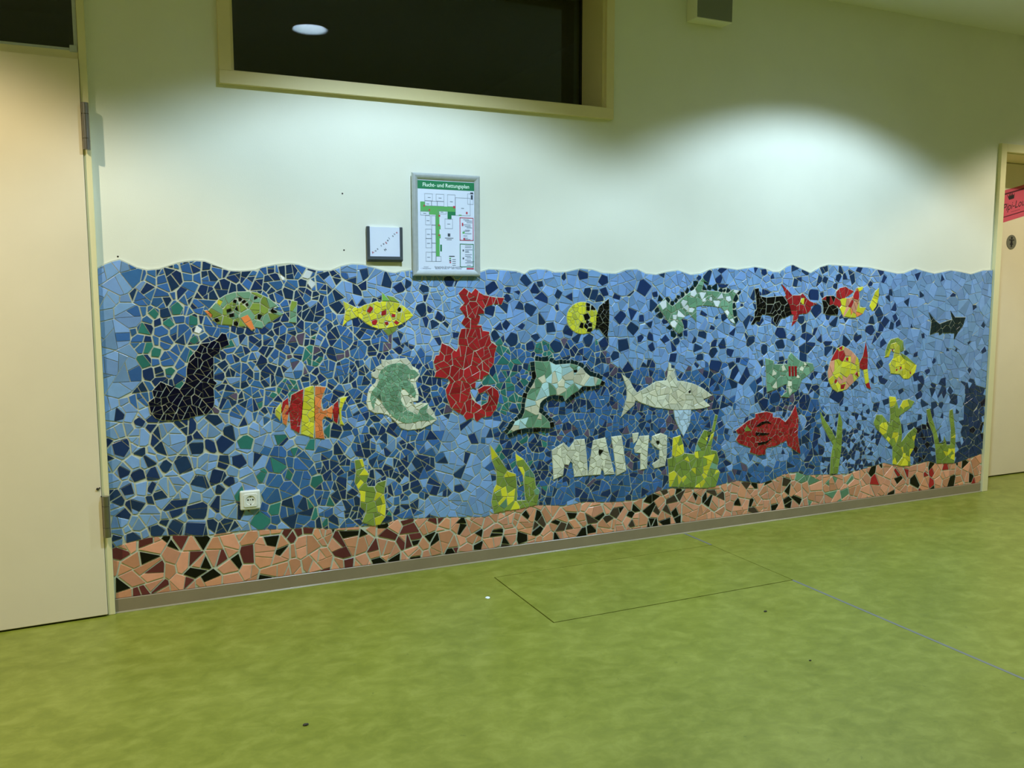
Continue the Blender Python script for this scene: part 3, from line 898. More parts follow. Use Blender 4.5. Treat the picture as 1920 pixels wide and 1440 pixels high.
# 17 lettering
BON = [('bone', 1)]
for glyph, pts, ch in (
        ('capital M', V_((115, 340), (280, 235), (360, 310), (450, 190), (580, 180), (610, 400), (630, 700), (440, 720), (420, 560), (400, 450), (350, 550), (290, 540), (270, 700), (140, 760), (130, 560)), []),
        ('capital A', V_((710, 200), (880, 160), (910, 300), (960, 480), (1010, 680), (870, 690), (840, 540), (810, 690), (640, 700), (680, 400)), chips(V_, 'black', (810, 365, 34))),
        ('capital I', V_((970, 150), (1110, 130), (1140, 300), (1180, 630), (1050, 700), (1010, 400)), []),
        ('apostrophe', V_((1270, 100), (1360, 90), (1340, 190), (1290, 240)), []),
        ('figure 1', V_((1300, 310), (1380, 140), (1510, 130), (1490, 340), (1480, 600), (1390, 620), (1390, 380), (1310, 370)), []),
        ('figure 9', V_((1560, 140), (1680, 95), (1770, 130), (1765, 400), (1740, 560), (1590, 600), (1560, 540), (1660, 470), (1665, 330), (1600, 290), (1550, 240)), chips(V_, 'black', (1640, 215, 30)))):
    fig('letter', 'off-white tile ' + glyph, [(pts, BON, 0.030, 0)], ch)
# 18 red fish
fig('red_fish', 'red fish with three black gill bars and green eye',
    [(K_((575, 515), (680, 430), (750, 400), (750, 365), (850, 345), (905, 360), (905, 395), (970, 400), (1020, 440), (1060, 390), (1110, 285), (1135, 400), (1130, 560), (1155, 725), (1040, 650), (1030, 600), (940, 650), (845, 670), (835, 730), (770, 735), (700, 710), (710, 670), (600, 630), (575, 600), (600, 555)), RED, 0.0275, 0),
     (K_((752, 475), (800, 435), (860, 428), (895, 455), (840, 448), (775, 480)), [('black', 1)], 0.02, 1),
     (K_((750, 530), (820, 535), (890, 540), (830, 558), (750, 560)), [('black', 1)], 0.02, 1),
     (K_((768, 622), (840, 612), (900, 580), (845, 632), (775, 648)), [('black', 1)], 0.02, 1)],
    chips(K_, 'olive', (685, 500, 28)))
# 19 seaweed
for lab, pts, pal in (
        ('yellow and olive seaweed clump by the socket side', H_((700, 690), (760, 680), (780, 760), (810, 800), (790, 860), (800, 900), (860, 900), (880, 870), (945, 850), (930, 960), (945, 1050), (940, 1140), (900, 1200), (840, 1210), (760, 1180), (790, 1100), (745, 1060), (745, 960), (700, 860), (710, 780)), [('olive', 5), ('yellow', 4)]),
        ('two-pronged seaweed below the red seahorse', I_((590, 570), (660, 670), (730, 780), (790, 800), (800, 880), (800, 1010), (870, 1010), (860, 900), (850, 810), (800, 720), (790, 640), (850, 680), (900, 750), (940, 810), (950, 900), (980, 930), (960, 1040), (800, 1080), (700, 1090), (620, 1110), (600, 1020), (620, 920), (640, 880), (640, 780), (600, 680)), WEED),
        ('bushy seaweed beside the lettering', K_((10, 580), (75, 560), (100, 640), (110, 720), (200, 730), (230, 620), (290, 510), (320, 520), (320, 580), (300, 680), (340, 600), (390, 370), (410, 380), (380, 520), (345, 690), (400, 700), (420, 780), (400, 850), (430, 890), (410, 960), (390, 1020), (300, 1030), (30, 1020), (-25, 1020), (-30, 870), (-40, 770), (0, 760)), [('olive', 6), ('yellow', 2.6), ('sage', 1)]),
        ('forked olive seaweed behind the red fish', K_((1330, 340), (1380, 430), (1440, 520), (1475, 590), (1490, 460), (1505, 350), (1530, 440), (1530, 560), (1520, 700), (1490, 900), (1420, 905), (1430, 760), (1450, 640), (1400, 560), (1350, 450)), [('olive', 1)]),
        ('many-branched olive and yellow seaweed', L_((515, 305), (570, 310), (600, 420), (640, 340), (690, 330), (740, 350), (710, 400), (600, 480), (620, 560), (630, 650), (620, 720), (680, 640), (740, 585), (765, 610), (740, 700), (740, 760), (700, 830), (705, 925), (620, 930), (545, 910), (545, 760), (480, 680), (390, 580), (375, 540), (400, 470), (450, 470), (520, 560), (525, 470)), [('olive', 6), ('yellow', 3)]),
        ('thin olive seaweed near the door frame', L_((850, 425), (880, 415), (900, 500), (950, 660), (960, 720), (1000, 740), (1010, 660), (1030, 740), (1065, 740), (1070, 600), (1055, 480), (1060, 430), (1085, 420), (1100, 560), (1110, 650), (1100, 900), (940, 905), (930, 760), (910, 640), (870, 540)), [('olive', 8), ('yellow', 1)])):
    fig('seaweed', lab, [(pts, pal, 0.036, 0)])

RG = random.Random(11)
SAME = {k: p for p in (('light', 'light2'), ('mid', 'mid2'), ('navy', 'navy2'), ('peach', 'peach2')) for k in p}
def put_tiles(items, parent, limit=300):
    """items: (poly, colour, y_base, y_front); the largest become objects, the rest one joined part"""
    items = [(p, RG.choice(SAME[c]) if c in SAME else c, yb, yf) for p, c, yb, yf in items]
    items.sort(key=lambda it: -abs(area(it[0])))
    for p, col, yb, yf in items[:limit]:
        v, f = shard(p, yb, yf)
        mesh_obj('tile', v, f, R.choice(MT[col]), parent)
    rest = items[limit:]
    if rest:
        mats, idx, V, Fc, mi = [], {}, [], [], []
        for p, col, yb, yf in rest:
            m = R.choice(MT[col])
            if m.name not in idx:
                idx[m.name] = len(mats)
                mats.append(m)
            v, f = shard(p, yb, yf)
            k = len(V)
            V += v
            Fc += [[i + k for i in ff] for ff in f]
            mi += [idx[m.name]] * len(f)
        mesh_obj('small_tiles', V, Fc, mats, parent, midx=mi, kind='stuff')

def tile_region(poly, pal, size, yb, yf, forced=(), grout=0.0030, min_area=0.00003):
    grout = min(grout, size * 0.095)
    mine = [(x, z, r, c) for x, z, r, c in forced if inside((x, z), poly)]
    seeds = pack(poly, lambda x, z: size * 2.0, mine, tries=2.5)
    if not seeds:
        cx = sum(p[0] for p in poly) / len(poly); cz = sum(p[1] for p in poly) / len(poly)
        seeds = [(cx, cz, size, None)]
    out = []
    base = offset_poly(poly, -0.0004)
    for s, c in zip(seeds, cells(seeds, max(0.16, size * 6), grout)):
        if not c:
            continue
        q = tidy(clip_convex(base, c))
        if len(q) < 3:
            continue
        col = pick(pal)
        if s[3]:
            chip, rest = carve(q, s[0], s[1], s[2] * 0.86, grout * 1.4)
            if chip and abs(area(chip)) > 0.00001:
                out.append((tidy(chip, 0.0008), s[3], yb, yf))
            parts_ = [p for o in rest for p in shatter(o, size * size * 0.8, grout)]
        else:
            parts_ = shatter(q, size * size * 0.8, grout)
        for k, pc in enumerate(parts_):
            pc = chip_corners(tidy(pc), R.uniform(0.01, 0.05))
            if len(pc) >= 3 and abs(area(pc)) > min_area:
                out.append((pc, col if k == 0 or R.random() < 0.35 else pick(pal), yb, yf))
    return out

FIG_POLYS = []
for name, label, patches, ch in FIG:
    polys = [(to_wall(p), pal, size, lev) for p, pal, size, lev in patches]
    allp = [q for p, *_ in polys for q in p]
    cx = sum(p[0] for p in allp) / len(allp); cz = sum(p[1] for p in allp) / len(allp)
    V, Fc = [], []
    for p, pal, size, lev in polys:
        b = offset_poly(p, 0.0022)
        FIG_POLYS.append((b, min(q[0] for q in b), max(q[0] for q in b), min(q[1] for q in b), max(q[1] for q in b)))
        v, f = prism(b, -0.004, FIG_BED - lev * 0.0016)
        k = len(V)
        V += v
        Fc += [[i + k for i in ff] for ff in f]
    part = mesh_obj(name, V, Fc, M_GROUT, mural, origin=(cx, FIG_BED, cz), label=label)
    forced = []
    for px, py, r, col in ch:
        x, z = wall_pt(px, py, TILE_OFF)
        x2, z2 = wall_pt(px, py + r, TILE_OFF)
        forced.append((x, z, abs(z2 - z) * 1.25, col))
    items = []
    if name == 'dolphin':
        edge = polys[0][0] if area(polys[0][0]) > 0 else polys[0][0][::-1]
        V, Fc = [], []
        for i in range(len(edge)):
            (ax, az), (bx_, bz_) = edge[i], edge[(i + 1) % len(edge)]
            L_e = math.hypot(bx_ - ax, bz_ - az)
            nx, nz = (bz_ - az) / L_e, -(bx_ - ax) / L_e
            m_ = max(1, round(L_e / 0.021))
            for k in range(m_):
                t0, t1 = (k + 0.06) / m_, (k + 0.94) / m_
                w0, w1 = R.uniform(0.016, 0.026), R.uniform(0.016, 0.026)
                q = [(ax + (bx_ - ax) * t0 + nx * 0.0022, az + (bz_ - az) * t0 + nz * 0.0022), (ax + (bx_ - ax) * t0 + nx * w0, az + (bz_ - az) * t0 + nz * w0),
                     (ax + (bx_ - ax) * t1 + nx * w1, az + (bz_ - az) * t1 + nz * w1), (ax + (bx_ - ax) * t1 + nx * 0.0022, az + (bz_ - az) * t1 + nz * 0.0022)]
                items.append((q, pick([('pine', 3), ('black', 1)]), -0.006, FIG_Y - R.uniform(0, 0.0004)))
                v, f = prism(offset_poly(q, 0.0016), -0.004, FIG_BED - R.uniform(0, 0.0003))
                kk = len(V)
                V += v
                Fc += [[j + kk for j in ff] for ff in f]
        mesh_obj('outline_bed', V, Fc, M_GROUT, part, kind='stuff')
    for p, pal, size, lev in polys:
        top = [q for q in polys if q[3] > lev]
        its = tile_region(p, pal, size, -0.006, FIG_Y - lev * 0.0016, forced if lev == max(q[3] for q in polys) or name not in ('dolphin', 'manatee') else ())
        for it in its:
            if any(all(inside(v_, q[0]) for v_ in it[0]) for q in top):
                continue
            items.append(it)
    put_tiles(items, part)

# --- water: colour zones over the mural (pixel boxes; the last that holds a point counts)
ZONES = [  # x0, x1, y0, y1, palette, tile size m, joint m
    (0, 1920, 0, 1440, [('light', 7), ('navy', 3)], 0.042, 0.0045),
    (180, 560, 470, 745, [('mid', 6), ('navy2', 3.2), ('teal', 0.3)], 0.040, 0.0050),
    (420, 650, 470, 640, [('navy', 6), ('mid', 3.2), ('light', 0.3)], 0.036, 0.0050),
    (635, 780, 470, 600, [('light', 7.5), ('navy', 2.5)], 0.046, 0.0042),
    (470, 860, 610, 770, [('mid', 5.5), ('navy', 4), ('plum', 0.5), ('light', 0.3)], 0.033, 0.0045),
    (400, 600, 630, 790, [('mid', 5), ('navy2', 4), ('plum', 0.7), ('light2', 0.6), ('teal', 0.5)], 0.032, 0.0050),
    (740, 900, 500, 672, [('light', 8.6), ('navy', 0.8)], 0.037, 0.0042),
    (870, 1145, 490, 665, [('light', 9), ('navy', 0.5)], 0.050, 0.0034),
    (900, 1050, 640, 800, [('teal', 4), ('mid', 4.5), ('navy', 1.3)], 0.034, 0.0042),
    (1040, 1145, 640, 700, [('mid', 5), ('navy', 3), ('teal', 0.6), ('plum', 0.6)], 0.036, 0.0042),
    (1140, 1440, 490, 692, [('light', 9), ('navy', 0.7)], 0.048, 0.0034),
    (1000, 1345, 690, 950, [('mid', 4), ('mid2', 3), ('navy', 3), ('plum', 0.75)], 0.034, 0.0038),
    (180, 560, 785, 1040, [('light2', 7.4), ('navy2', 2.2)], 0.044, 0.0055),
    (420, 600, 790, 960, [('light2', 8.4), ('navy2', 1.0), ('teal', 0.5)], 0.052, 0.0045),
    (490, 715, 845, 1010, [('mid2', 8), ('teal', 1.3), ('navy2', 0.5)], 0.050, 0.0045),
    (600, 850, 770, 985, [('mid', 3.6), ('navy', 4.2), ('light2', 2.2), ('teal', 0.25)], 0.036, 0.0048),
    (815, 932, 778, 985, [('light2', 7.6), ('navy', 1.8), ('mid', 0.3)], 0.044, 0.0040),
    (930, 1045, 800, 965, [('navy', 4.2), ('mid', 4.3), ('teal', 1.1)], 0.032, 0.0042),
    (1045, 1265, 905, 950, [('mid2', 7), ('navy', 2), ('plum', 0.5)], 0.044, 0.0040),
    (1330, 1480, 680, 800, [('light', 8), ('navy', 1.2), ('mid', 1)], 0.050, 0.0034),
    (1330, 1368, 680, 930, [('mid', 7), ('navy', 2), ('plum', 0.6)], 0.040, 0.0038),
    (1355, 1560, 860, 930, [('mid2', 7.5), ('navy', 1.6), ('plum', 0.7)], 0.042, 0.0038),
    (1465, 1570, 740, 870, [('mid2', 6), ('navy', 2.4), ('plum', 0.6), ('light2', 1)], 0.042, 0.0040),
    (1400, 1660, 490, 725, [('light', 8), ('navy', 2)], 0.042, 0.0040),
    (1355, 1480, 755, 870, [('light2', 8), ('mid', 1), ('navy', 0.6)], 0.036, 0.0036),
    (1420, 1500, 730, 775, [('navy', 5), ('mid', 3), ('plum', 0.8)], 0.030, 0.0040),
    (1540, 1680, 700, 900, [('light2', 6.2), ('navy', 3)], 0.034, 0.0034),
    (1570, 1660, 720, 800, [('light2', 9), ('navy', 1)], 0.034, 0.0030),
    (1575, 1630, 800, 895, [('navy2', 6), ('light2', 4)], 0.030, 0.0034),
    (1655, 1870, 490, 700, [('light', 1)], 0.060, 0.0022),
    (1655, 1870, 690, 890, [('light2', 8), ('navy', 1.6)], 0.046, 0.0026),
    (1708, 1752, 800, 880, [('navy', 6), ('ink', 2)], 0.036, 0.0034),
    (1808, 1846, 725, 870, [('navy2', 8), ('ink', 1)], 0.042, 0.0034),
    (1790, 1846, 825, 880, [('navy2', 8), ('ink', 0.6)], 0.042, 0.0034),
    (150, 246, 470, 800, [('light', 1)], 0.060, 0.0030),
]
def zone(x, z):
    px, py = px_of(x, z)
    for q in reversed(ZONES):
        if q[0] <= px < q[1] and q[2] <= py < q[3]:
            return q
    return ZONES[0]
_zc = {}
def zone_c(x, z):
    k = (int(x * 100), int(z * 100))
    if k not in _zc:
        _zc[k] = zone(x, z)
    return _zc[k]

def hidden(q):
    xs = [p[0] for p in q]; zs = [p[1] for p in q]
    a, b, c, d_ = min(xs), max(xs), min(zs), max(zs)
    for poly, x0, x1, z0, z1 in FIG_POLYS:
        if a >= x0 and b <= x1 and c >= z0 and d_ <= z1 and all(inside(p, poly) for p in q):
            return True
    return False

forced_px = chips(Q_, 'pine', (185, 490, 50), (310, 510, 45), (400, 570, 45), (460, 510, 38), (505, 450, 34), (580, 400, 40), (660, 335, 44), (750, 300, 40), (815, 210, 52), (970, 300, 46), (1060, 280, 44), (1160, 290, 55), (1270, 340, 44), (1330, 330, 36), (1400, 340, 40), (1600, 370, 34), (1540, 470, 55), (1500, 600, 46), (1515, 740, 55), (1540, 870, 52), (110, 680, 46), (180, 780, 52), (350, 990, 52), (410, 1120, 60), (540, 1130, 40)) \
    + chips(Q_, 'navy', (870, 110, 44), (970, 750, 48), (1190, 820, 26), (1110, 1010, 44), (1480, 1080, 60), (1645, 600, 30), (250, 890, 46), (630, 1100, 50), (270, 1210, 60), (470, 1250, 60), (1300, 1270, 60), (80, 400, 50)) \
    + chips(F_, 'navy', (375, 255, 30), (680, 222, 30), (895, 250, 24), (712, 395, 26), (585, 462, 28), (998, 412, 28), (1182, 515, 28), (465, 510, 30), (335, 550, 34), (250, 300, 24), (437, 375, 24), (420, 428, 26), (475, 605, 28), (505, 655, 28), (380, 650, 40), (350, 690, 40), (255, 715, 40), (440, 680, 30), (625, 680, 14), (725, 765, 20), (1138, 818, 20), (945, 893, 16), (1022, 895, 16), (1275, 900, 26), (1268, 668, 22), (825, 992, 20), (765, 1090, 26), (1145, 1078, 20), (905, 1175, 34), (815, 1205, 22), (970, 1262, 30), (700, 1295, 28), (660, 925, 28), (580, 915, 30)) \
    + chips(D_, 'navy', (400, 380, 40), (450, 400, 44), (500, 430, 40), (545, 370, 40), (535, 265, 44), (900, 330, 60), (660, 410, 34), (770, 370, 36), (1000, 390, 36), (975, 490, 40), (690, 600, 44), (800, 570, 44), (880, 610, 26), (955, 660, 26), (800, 700, 50), (870, 790, 30), (715, 850, 50), (540, 830, 44), (400, 800, 44), (310, 780, 40), (215, 730, 40), (110, 860, 50), (60, 700, 40), (185, 230, 30), (130, 395, 34), (125, 510, 22), (970, 865, 32), (1190, 815, 34), (1165, 965, 36), (640, 950, 36), (1390, 885, 40)) \
    + chips(C_, 'navy', (490, 270, 46), (875, 340, 50), (1025, 350, 30), (1015, 420, 30), (1180, 265, 44), (1265, 355, 38), (1310, 300, 26), (860, 535, 46), (1220, 530, 50), (940, 690, 34), (1005, 665, 36), (905, 760, 40), (1060, 800, 50), (1145, 680, 26), (240, 535, 50), (305, 530, 30), (400, 590, 36), (50, 340, 46), (110, 305, 40), (270, 345, 38), (350, 660, 38), (555, 760, 28), (1225, 860, 40), (1275, 780, 30), (1110, 375, 20), (1405, 700, 44)) \
    + chips(E_, 'navy', (640, 190, 28), (1310, 245, 34), (1190, 265, 26), (1280, 320, 24), (1090, 400, 55), (1110, 530, 50), (970, 620, 36), (790, 745, 48), (785, 840, 48), (355, 720, 44), (265, 825, 34), (185, 845, 28), (50, 880, 50), (185, 905, 36), (335, 920, 36), (60, 960, 36), (200, 1035, 50), (405, 985, 22), (590, 1170, 34), (990, 960, 50), (520, 810, 34), (1365, 820, 52), (1270, 630, 44), (1210, 830, 36), (1215, 900, 44), (640, 890, 40), (740, 1330, 48), (640, 1380, 44), (1290, 1310, 60), (440, 490, 18)) \
    + chips(B_, 'white', (545, 205, 44), (600, 300, 34), (330, 245, 20)) + chips(A_, 'white', (920, 710, 30)) \
    + chips(A_, 'teal', (515, 565, 36), (730, 525, 48), (650, 650, 40), (440, 705, 44), (540, 915, 40), (420, 995, 56), (840, 950, 50), (870, 630, 40), (665, 1085, 34), (880, 800, 32)) \
    + chips(G_, 'teal', (965, 310, 42), (1190, 280, 34), (1165, 455, 44), (1065, 530, 26), (1060, 810, 50), (1240, 515, 26), (1270, 365, 24)) \
    + chips(G_, 'navy', (135, 130, 36), (280, 175, 28), (155, 350, 48), (285, 370, 26), (340, 430, 40), (445, 460, 34), (555, 450, 44), (650, 340, 42), (745, 330, 40), (820, 310, 50), (860, 250, 44), (920, 425, 38), (775, 525, 42), (665, 570, 42), (860, 575, 36), (270, 520, 34), (370, 500, 38), (375, 600, 34), (205, 610, 34), (510, 740, 40), (800, 700, 48), (650, 755, 50), (640, 865, 56), (265, 710, 36), (175, 490, 34), (810, 610, 36), (515, 850, 36), (395, 880, 36), (240, 930, 40))
forced = []
for px, py, r, col in forced_px:
    x, z = wall_pt(px, py, TILE_OFF)
    x2, z2 = wall_pt(px, py + r, TILE_OFF)
    if inside((x, z), water_poly) and not hidden([(x, z)]):
        if all((x - s[0]) ** 2 + (z - s[1]) ** 2 > (0.5 * (abs(z2 - z) + s[2])) ** 2 for s in forced):
            forced.append((x, z, abs(z2 - z) * 1.30, col))
seeds = pack(water_poly, lambda x, z: zone_c(x, z)[5] * 2.0, forced, tries=5)
water_items = []
for s, c in zip(seeds, cells(seeds, 0.26, 0.004, lambda x, z: zone_c(x, z)[6])):
    if not c:
        continue
    zn = zone_c(s[0], s[1])
    col = pick(zn[4])
    if s[3]:
        chip, rest = carve(c, s[0], s[1], s[2] * 0.86, zn[6])
        parts_ = ([chip] if chip else []) + [p for o in rest for p in shatter(o, zn[5] ** 2 * 0.62, zn[6])]
    else:
        chip, parts_ = None, shatter(c, zn[5] ** 2 * 0.62, zn[6])
    for k, pc in enumerate(parts_):
        is_chip = pc is chip
        n_ = len(pc)
        if n_ < 3:
            continue
        zk = zone(sum(p[0] for p in pc) / n_ + R.gauss(0, 0.018), sum(p[1] for p in pc) / n_ + R.gauss(0, 0.018))
        q = tidy(clip_convex(water_poly, pc))
        if len(q) < 3 or hidden(q):
            continue
        inner = all(inside(p, outline) for p in pc)
        if inner:
            q = chip_corners(q, 0.01 if is_chip else R.choice((0.01, 0.03, 0.06, 0.10)))
        if abs(area(q)) < 0.00004:
            continue
        water_items.append((q, s[3] if is_chip else col if (k == 0 or R.random() < 0.2) else pick(zk[4]), -0.003, TILE_Y))
field = mesh_obj('water_field', *prism(offset_poly(water_poly, -0.003), -0.001, BED_Y - 0.0004), M_GROUT, mural, label='sea of light, mid and navy blue tile shards')
put_tiles(water_items, field)

def sand_pal(x, z):
    px, _ = px_of(x, z)
    if px < 560: return [('peach', 7.4), ('black', 1.1), ('maroon', 1.3)]
    if px < 860: return [('peach', 6.8), ('black', 1.6), ('maroon', 1.5)]
    if px < 1500: return [('peach2', 6.9), ('black', 2.2), ('brown', 0.8)]
    if px < 1600: return [('peach2', 6), ('sage2', 4)]
    return [('peach2', 8.6), ('black', 1.0), ('red', 0.6)]
def sand_size(x, z):
    px, _ = px_of(x, z)
    return 0.064 if px < 500 else 0.054 if px < 900 else 0.052 if px < 1500 else 0.060
seeds = pack(sand_poly, lambda x, z: sand_size(x, z) * 1.9, (), tries=3)
items = []
for s, c in zip(seeds, cells(seeds, 0.3, 0.0062)):
    if not c:
        continue
    for pc in shatter(c, sand_size(s[0], s[1]) ** 2 * 0.6, 0.0062):
        if len(pc) < 3:
            continue
        q = chip_corners(tidy(clip_convex(sand_poly, pc)), R.choice((0.01, 0.03, 0.06)))
        if len(q) < 3 or abs(area(q)) < 0.00008:
            continue
        items.append((q, pick(sand_pal(s[0], s[1])), -0.003, TILE_Y))
sand = mesh_obj('sand_field', *prism(offset_poly(sand_poly, -0.003), -0.001, BED_Y - 0.0004), M_GROUT, mural, label='peach, black and maroon tile sand along the bottom')
put_tiles(items, sand)

# ------------------------------------------------------------------ wall socket on the mural
sx0, sz0 = wall_pt(469, 937, 0.014)
sk = empty('wall_socket', (sx0, -0.012, sz0), label='white square power socket set in the mosaic', cat='socket')
hw = 0.0405
box('cover_frame', sx0 - hw, sx0 + hw, -0.024, -0.0085, sz0 - hw, sz0 + hw, M_WHITE, sk, 0.006)
bm = bmesh.new()
n = 36
ro, ri = 0.0195, 0.0193
# face plate with a round well
fx = 0.0275
ringo = []
for i in range(n):
    t = 2 * math.pi * i / n
    k = 1 / max(abs(math.cos(t)), abs(math.sin(t)))
    k = min(k, 1.30)
    ringo.append((sx0 + fx * k * math.cos(t), sz0 + fx * k * math.sin(t)))
rows = [[bm.verts.new((x, -0.0241, z)) for x, z in ringo], [bm.verts.new((sx0 + (x - sx0) * 0.97, -0.0268, sz0 + (z - sz0) * 0.97)) for x, z in ringo],
        [bm.verts.new((sx0 + ro * math.cos(2 * math.pi * i / n), -0.0268, sz0 + ro * math.sin(2 * math.pi * i / n))) for i in range(n)]]
for a, b in zip(rows, rows[1:]):
    for i in range(n):
        bm.faces.new((a[i], a[(i + 1) % n], b[(i + 1) % n], b[i]))
bm_obj('face_plate', bm, M_WHITE, sk)
M_WELL = M_WHITE
bm = bmesh.new()
W1 = [bm.verts.new((sx0 + ri * math.cos(2 * math.pi * i / n), -0.0268, sz0 + ri * math.sin(2 * math.pi * i / n))) for i in range(n)]
W2 = [bm.verts.new((sx0 + ri * 0.95 * math.cos(2 * math.pi * i / n), -0.0243, sz0 + ri * 0.95 * math.sin(2 * math.pi * i / n))) for i in range(n)]
for i in range(n):
    bm.faces.new((W1[i], W1[(i + 1) % n], W2[(i + 1) % n], W2[i]))
bm.faces.new(W2)
bm_obj('socket_well', bm, M_WELL, sk)
for dx in (-0.0095, 0.0095):
    bm = bmesh.new()
    add_tube(bm, (sx0 + dx, -0.0240, sz0 + 0.002), (sx0 + dx, -0.0248, sz0 + 0.002), 0.0032, 14)
    bm_obj('pin_hole', bm, M_BLACK, sk)
bm = bmesh.new()
add_tube(bm, (sx0, -0.0240, sz0 + 0.002), (sx0, -0.0247, sz0 + 0.002), 0.0022, 12)
bm_obj('centre_screw', bm, M_GREYPL, sk)
for s in (-1, 1):
    box('earth_clip', sx0 - 0.0022, sx0 + 0.0022, -0.0270, -0.0242, sz0 + s * 0.0165 - 0.0022, sz0 + s * 0.0165 + 0.0022, M_STEEL, sk)

# ------------------------------------------------------------------ escape plan in its aluminium frame
PX0, PX1, PZ0, PZ1 = 1.160, 1.474, 1.318, 1.758
pf = empty('escape_plan', (1.317, 0, PZ0), label='silver-framed escape route plan with green header hung above the mosaic', cat='notice frame')
FW, FY0, FD = 0.026, -0.0005 , 0.016
YB = -0.0135       # the frame overlaps the top of the mosaic
def rail(p0, p1, n0, n1):
    """mitred snap-frame rail with a rounded face; p0/p1 outer corners, n0/n1 the matching inner corners"""
    bm = bmesh.new()
    prof = [(0.0, 0.0), (0.0, 0.45), (0.06, 0.75), (0.2, 0.95), (0.42, 1.0), (0.68, 0.86), (0.88, 0.55), (1.0, 0.30), (1.0, 0.0)]
    A = [bm.verts.new((p0[0] + (n0[0] - p0[0]) * t, -0.0150 - (0.002 + 0.012 * h if h else 0.0), p0[1] + (n0[1] - p0[1]) * t)) for t, h in prof]
    B = [bm.verts.new((p1[0] + (n1[0] - p1[0]) * t, -0.0150 - (0.002 + 0.012 * h if h else 0.0), p1[1] + (n1[1] - p1[1]) * t)) for t, h in prof]
    for i in range(len(prof)):
        j = (i + 1) % len(prof)
        bm.faces.new((A[i], A[j], B[j], B[i]))
    bm.faces.new(A); bm.faces.new(B)
    return bm_obj('frame_rail', bm, M_ALU, pf)
oc = [(PX0, PZ0), (PX1, PZ0), (PX1, PZ1), (PX0, PZ1)]
ic = [(PX0 + FW, PZ0 + FW), (PX1 - FW, PZ0 + FW), (PX1 - FW, PZ1 - FW), (PX0 + FW, PZ1 - FW)]
for i in range(4):
    rail(oc[i], oc[(i + 1) % 4], ic[i], ic[(i + 1) % 4])
ix0, ix1, iz0, iz1 = ic[0][0], ic[1][0], ic[0][1], ic[2][1]
box('printed_sheet', ix0 - 0.004, ix1 + 0.004, -0.0180, -0.0155, iz0 - 0.004, iz1 + 0.004, M_PAPER, pf)
for sx_, sz_ in ((PX0 + 0.05, PZ1 - 0.02), (PX1 - 0.05, PZ1 - 0.02)):
    bm = bmesh.new()
    add_tube(bm, (sx_, -0.0006, sz_), (sx_, -0.0152, sz_), 0.007, 14)
    bm_obj('wall_spacer', bm, M_GREYPL, pf)
PY = -0.0183
IW, IH = ix1 - ix0, iz1 - iz0
def pp(u, v):           # sheet coordinates 0..1, v from the top
    return ix0 + u * IW, iz1 - v * IH
M_PGREEN = mat('print_green', (28, 128, 78), 0.6)
M_PLIME = mat('print_light_green', (96, 180, 96), 0.6)
M_PGREY = mat('print_grey_lines', (120, 134, 150), 0.6)
M_PRED = mat('print_red', (196, 66, 84), 0.6)
M_PTXT = mat('print_dark_text', (70, 80, 92), 0.6)
M_PWHT = mat('print_white_text', (232, 255, 238), 0.6)
def prints(name, rects, m, y=PY):
    bm = bmesh.new()
    for u0, u1, v0, v1 in rects:
        x0, z1 = pp(u0, v0)
        x1, z0 = pp(u1, v1)
        flat(bm, x0, x1, z0, z1, y)
    return bm_obj(name, bm, m, pf, kind='stuff' if len(rects) > 3 else None)
def lines(name, boxes, m, t=0.006, y=PY - 0.0003):
    rects = []
    tv = t * IW / IH
    for u0, u1, v0, v1 in boxes:
        rects += [(u0, u1, v0, v0 + tv), (u0, u1, v1 - tv, v1), (u0, u0 + t, v0, v1), (u1 - t, u1, v0, v1)]
    return prints(name, rects, m, y)
prints('header_band', [(0.0, 1.0, 0.012, 0.104)], M_PGREEN)
hx_, hz_ = pp(0.5, 0.078)
text_mesh('header_words', 'Flucht- und Rettungsplan', 0.0232, (hx_, PY - 0.0004, hz_), M_PWHT, pf, bold=0.0003, xscale=0.93)
prints('corridor', [(0.045, 0.13, 0.245, 0.355), (0.13, 0.66, 0.29, 0.345), (0.20, 0.31, 0.345, 0.385), (0.13, 0.20, 0.345, 0.355), (0.31, 0.375, 0.345, 0.845), (0.375, 0.395, 0.50, 0.545), (0.375, 0.395, 0.60, 0.645)], M_PLIME)
prints('stairwell', [(0.52, 0.66, 0.345, 0.385), (0.52, 0.59, 0.385, 0.43)], M_PGREEN, PY - 0.0002)
prints('stairwell', [(0.385, 0.415, 0.715, 0.79)], M_PGREEN, PY - 0.0002)
lines('room_lines', [(0.12, 0.26, 0.155, 0.235), (0.12, 0.24, 0.235, 0.290), (0.24, 0.34, 0.235, 0.290), (0.32, 0.46, 0.155, 0.235), (0.34, 0.46, 0.235, 0.29), (0.52, 0.66, 0.155, 0.290), (0.045, 0.20, 0.345, 0.395), (0.35, 0.50, 0.325, 0.375),
                     (0.47, 0.61, 0.425, 0.535), (0.13, 0.22, 0.395, 0.50), (0.13, 0.235, 0.545, 0.65), (0.13, 0.235, 0.65, 0.755), (0.13, 0.235, 0.80, 0.905), (0.235, 0.31, 0.395, 0.50), (0.235, 0.31, 0.50, 0.60), (0.235, 0.31, 0.60, 0.70), (0.235, 0.31, 0.70, 0.80), (0.235, 0.31, 0.80, 0.905),
                     (0.66, 0.93, 0.185, 0.385), (0.88, 0.985, 0.135, 0.255), (0.31, 0.40, 0.845, 0.905)], M_PGREY, 0.005)
lines('red_box', [(0.735, 0.985, 0.405, 0.665)], M_PRED, 0.012)
lines('green_box', [(0.735, 0.985, 0.70, 0.965)], M_PGREEN, 0.012)
rr = random.Random(3)
rows_ = []
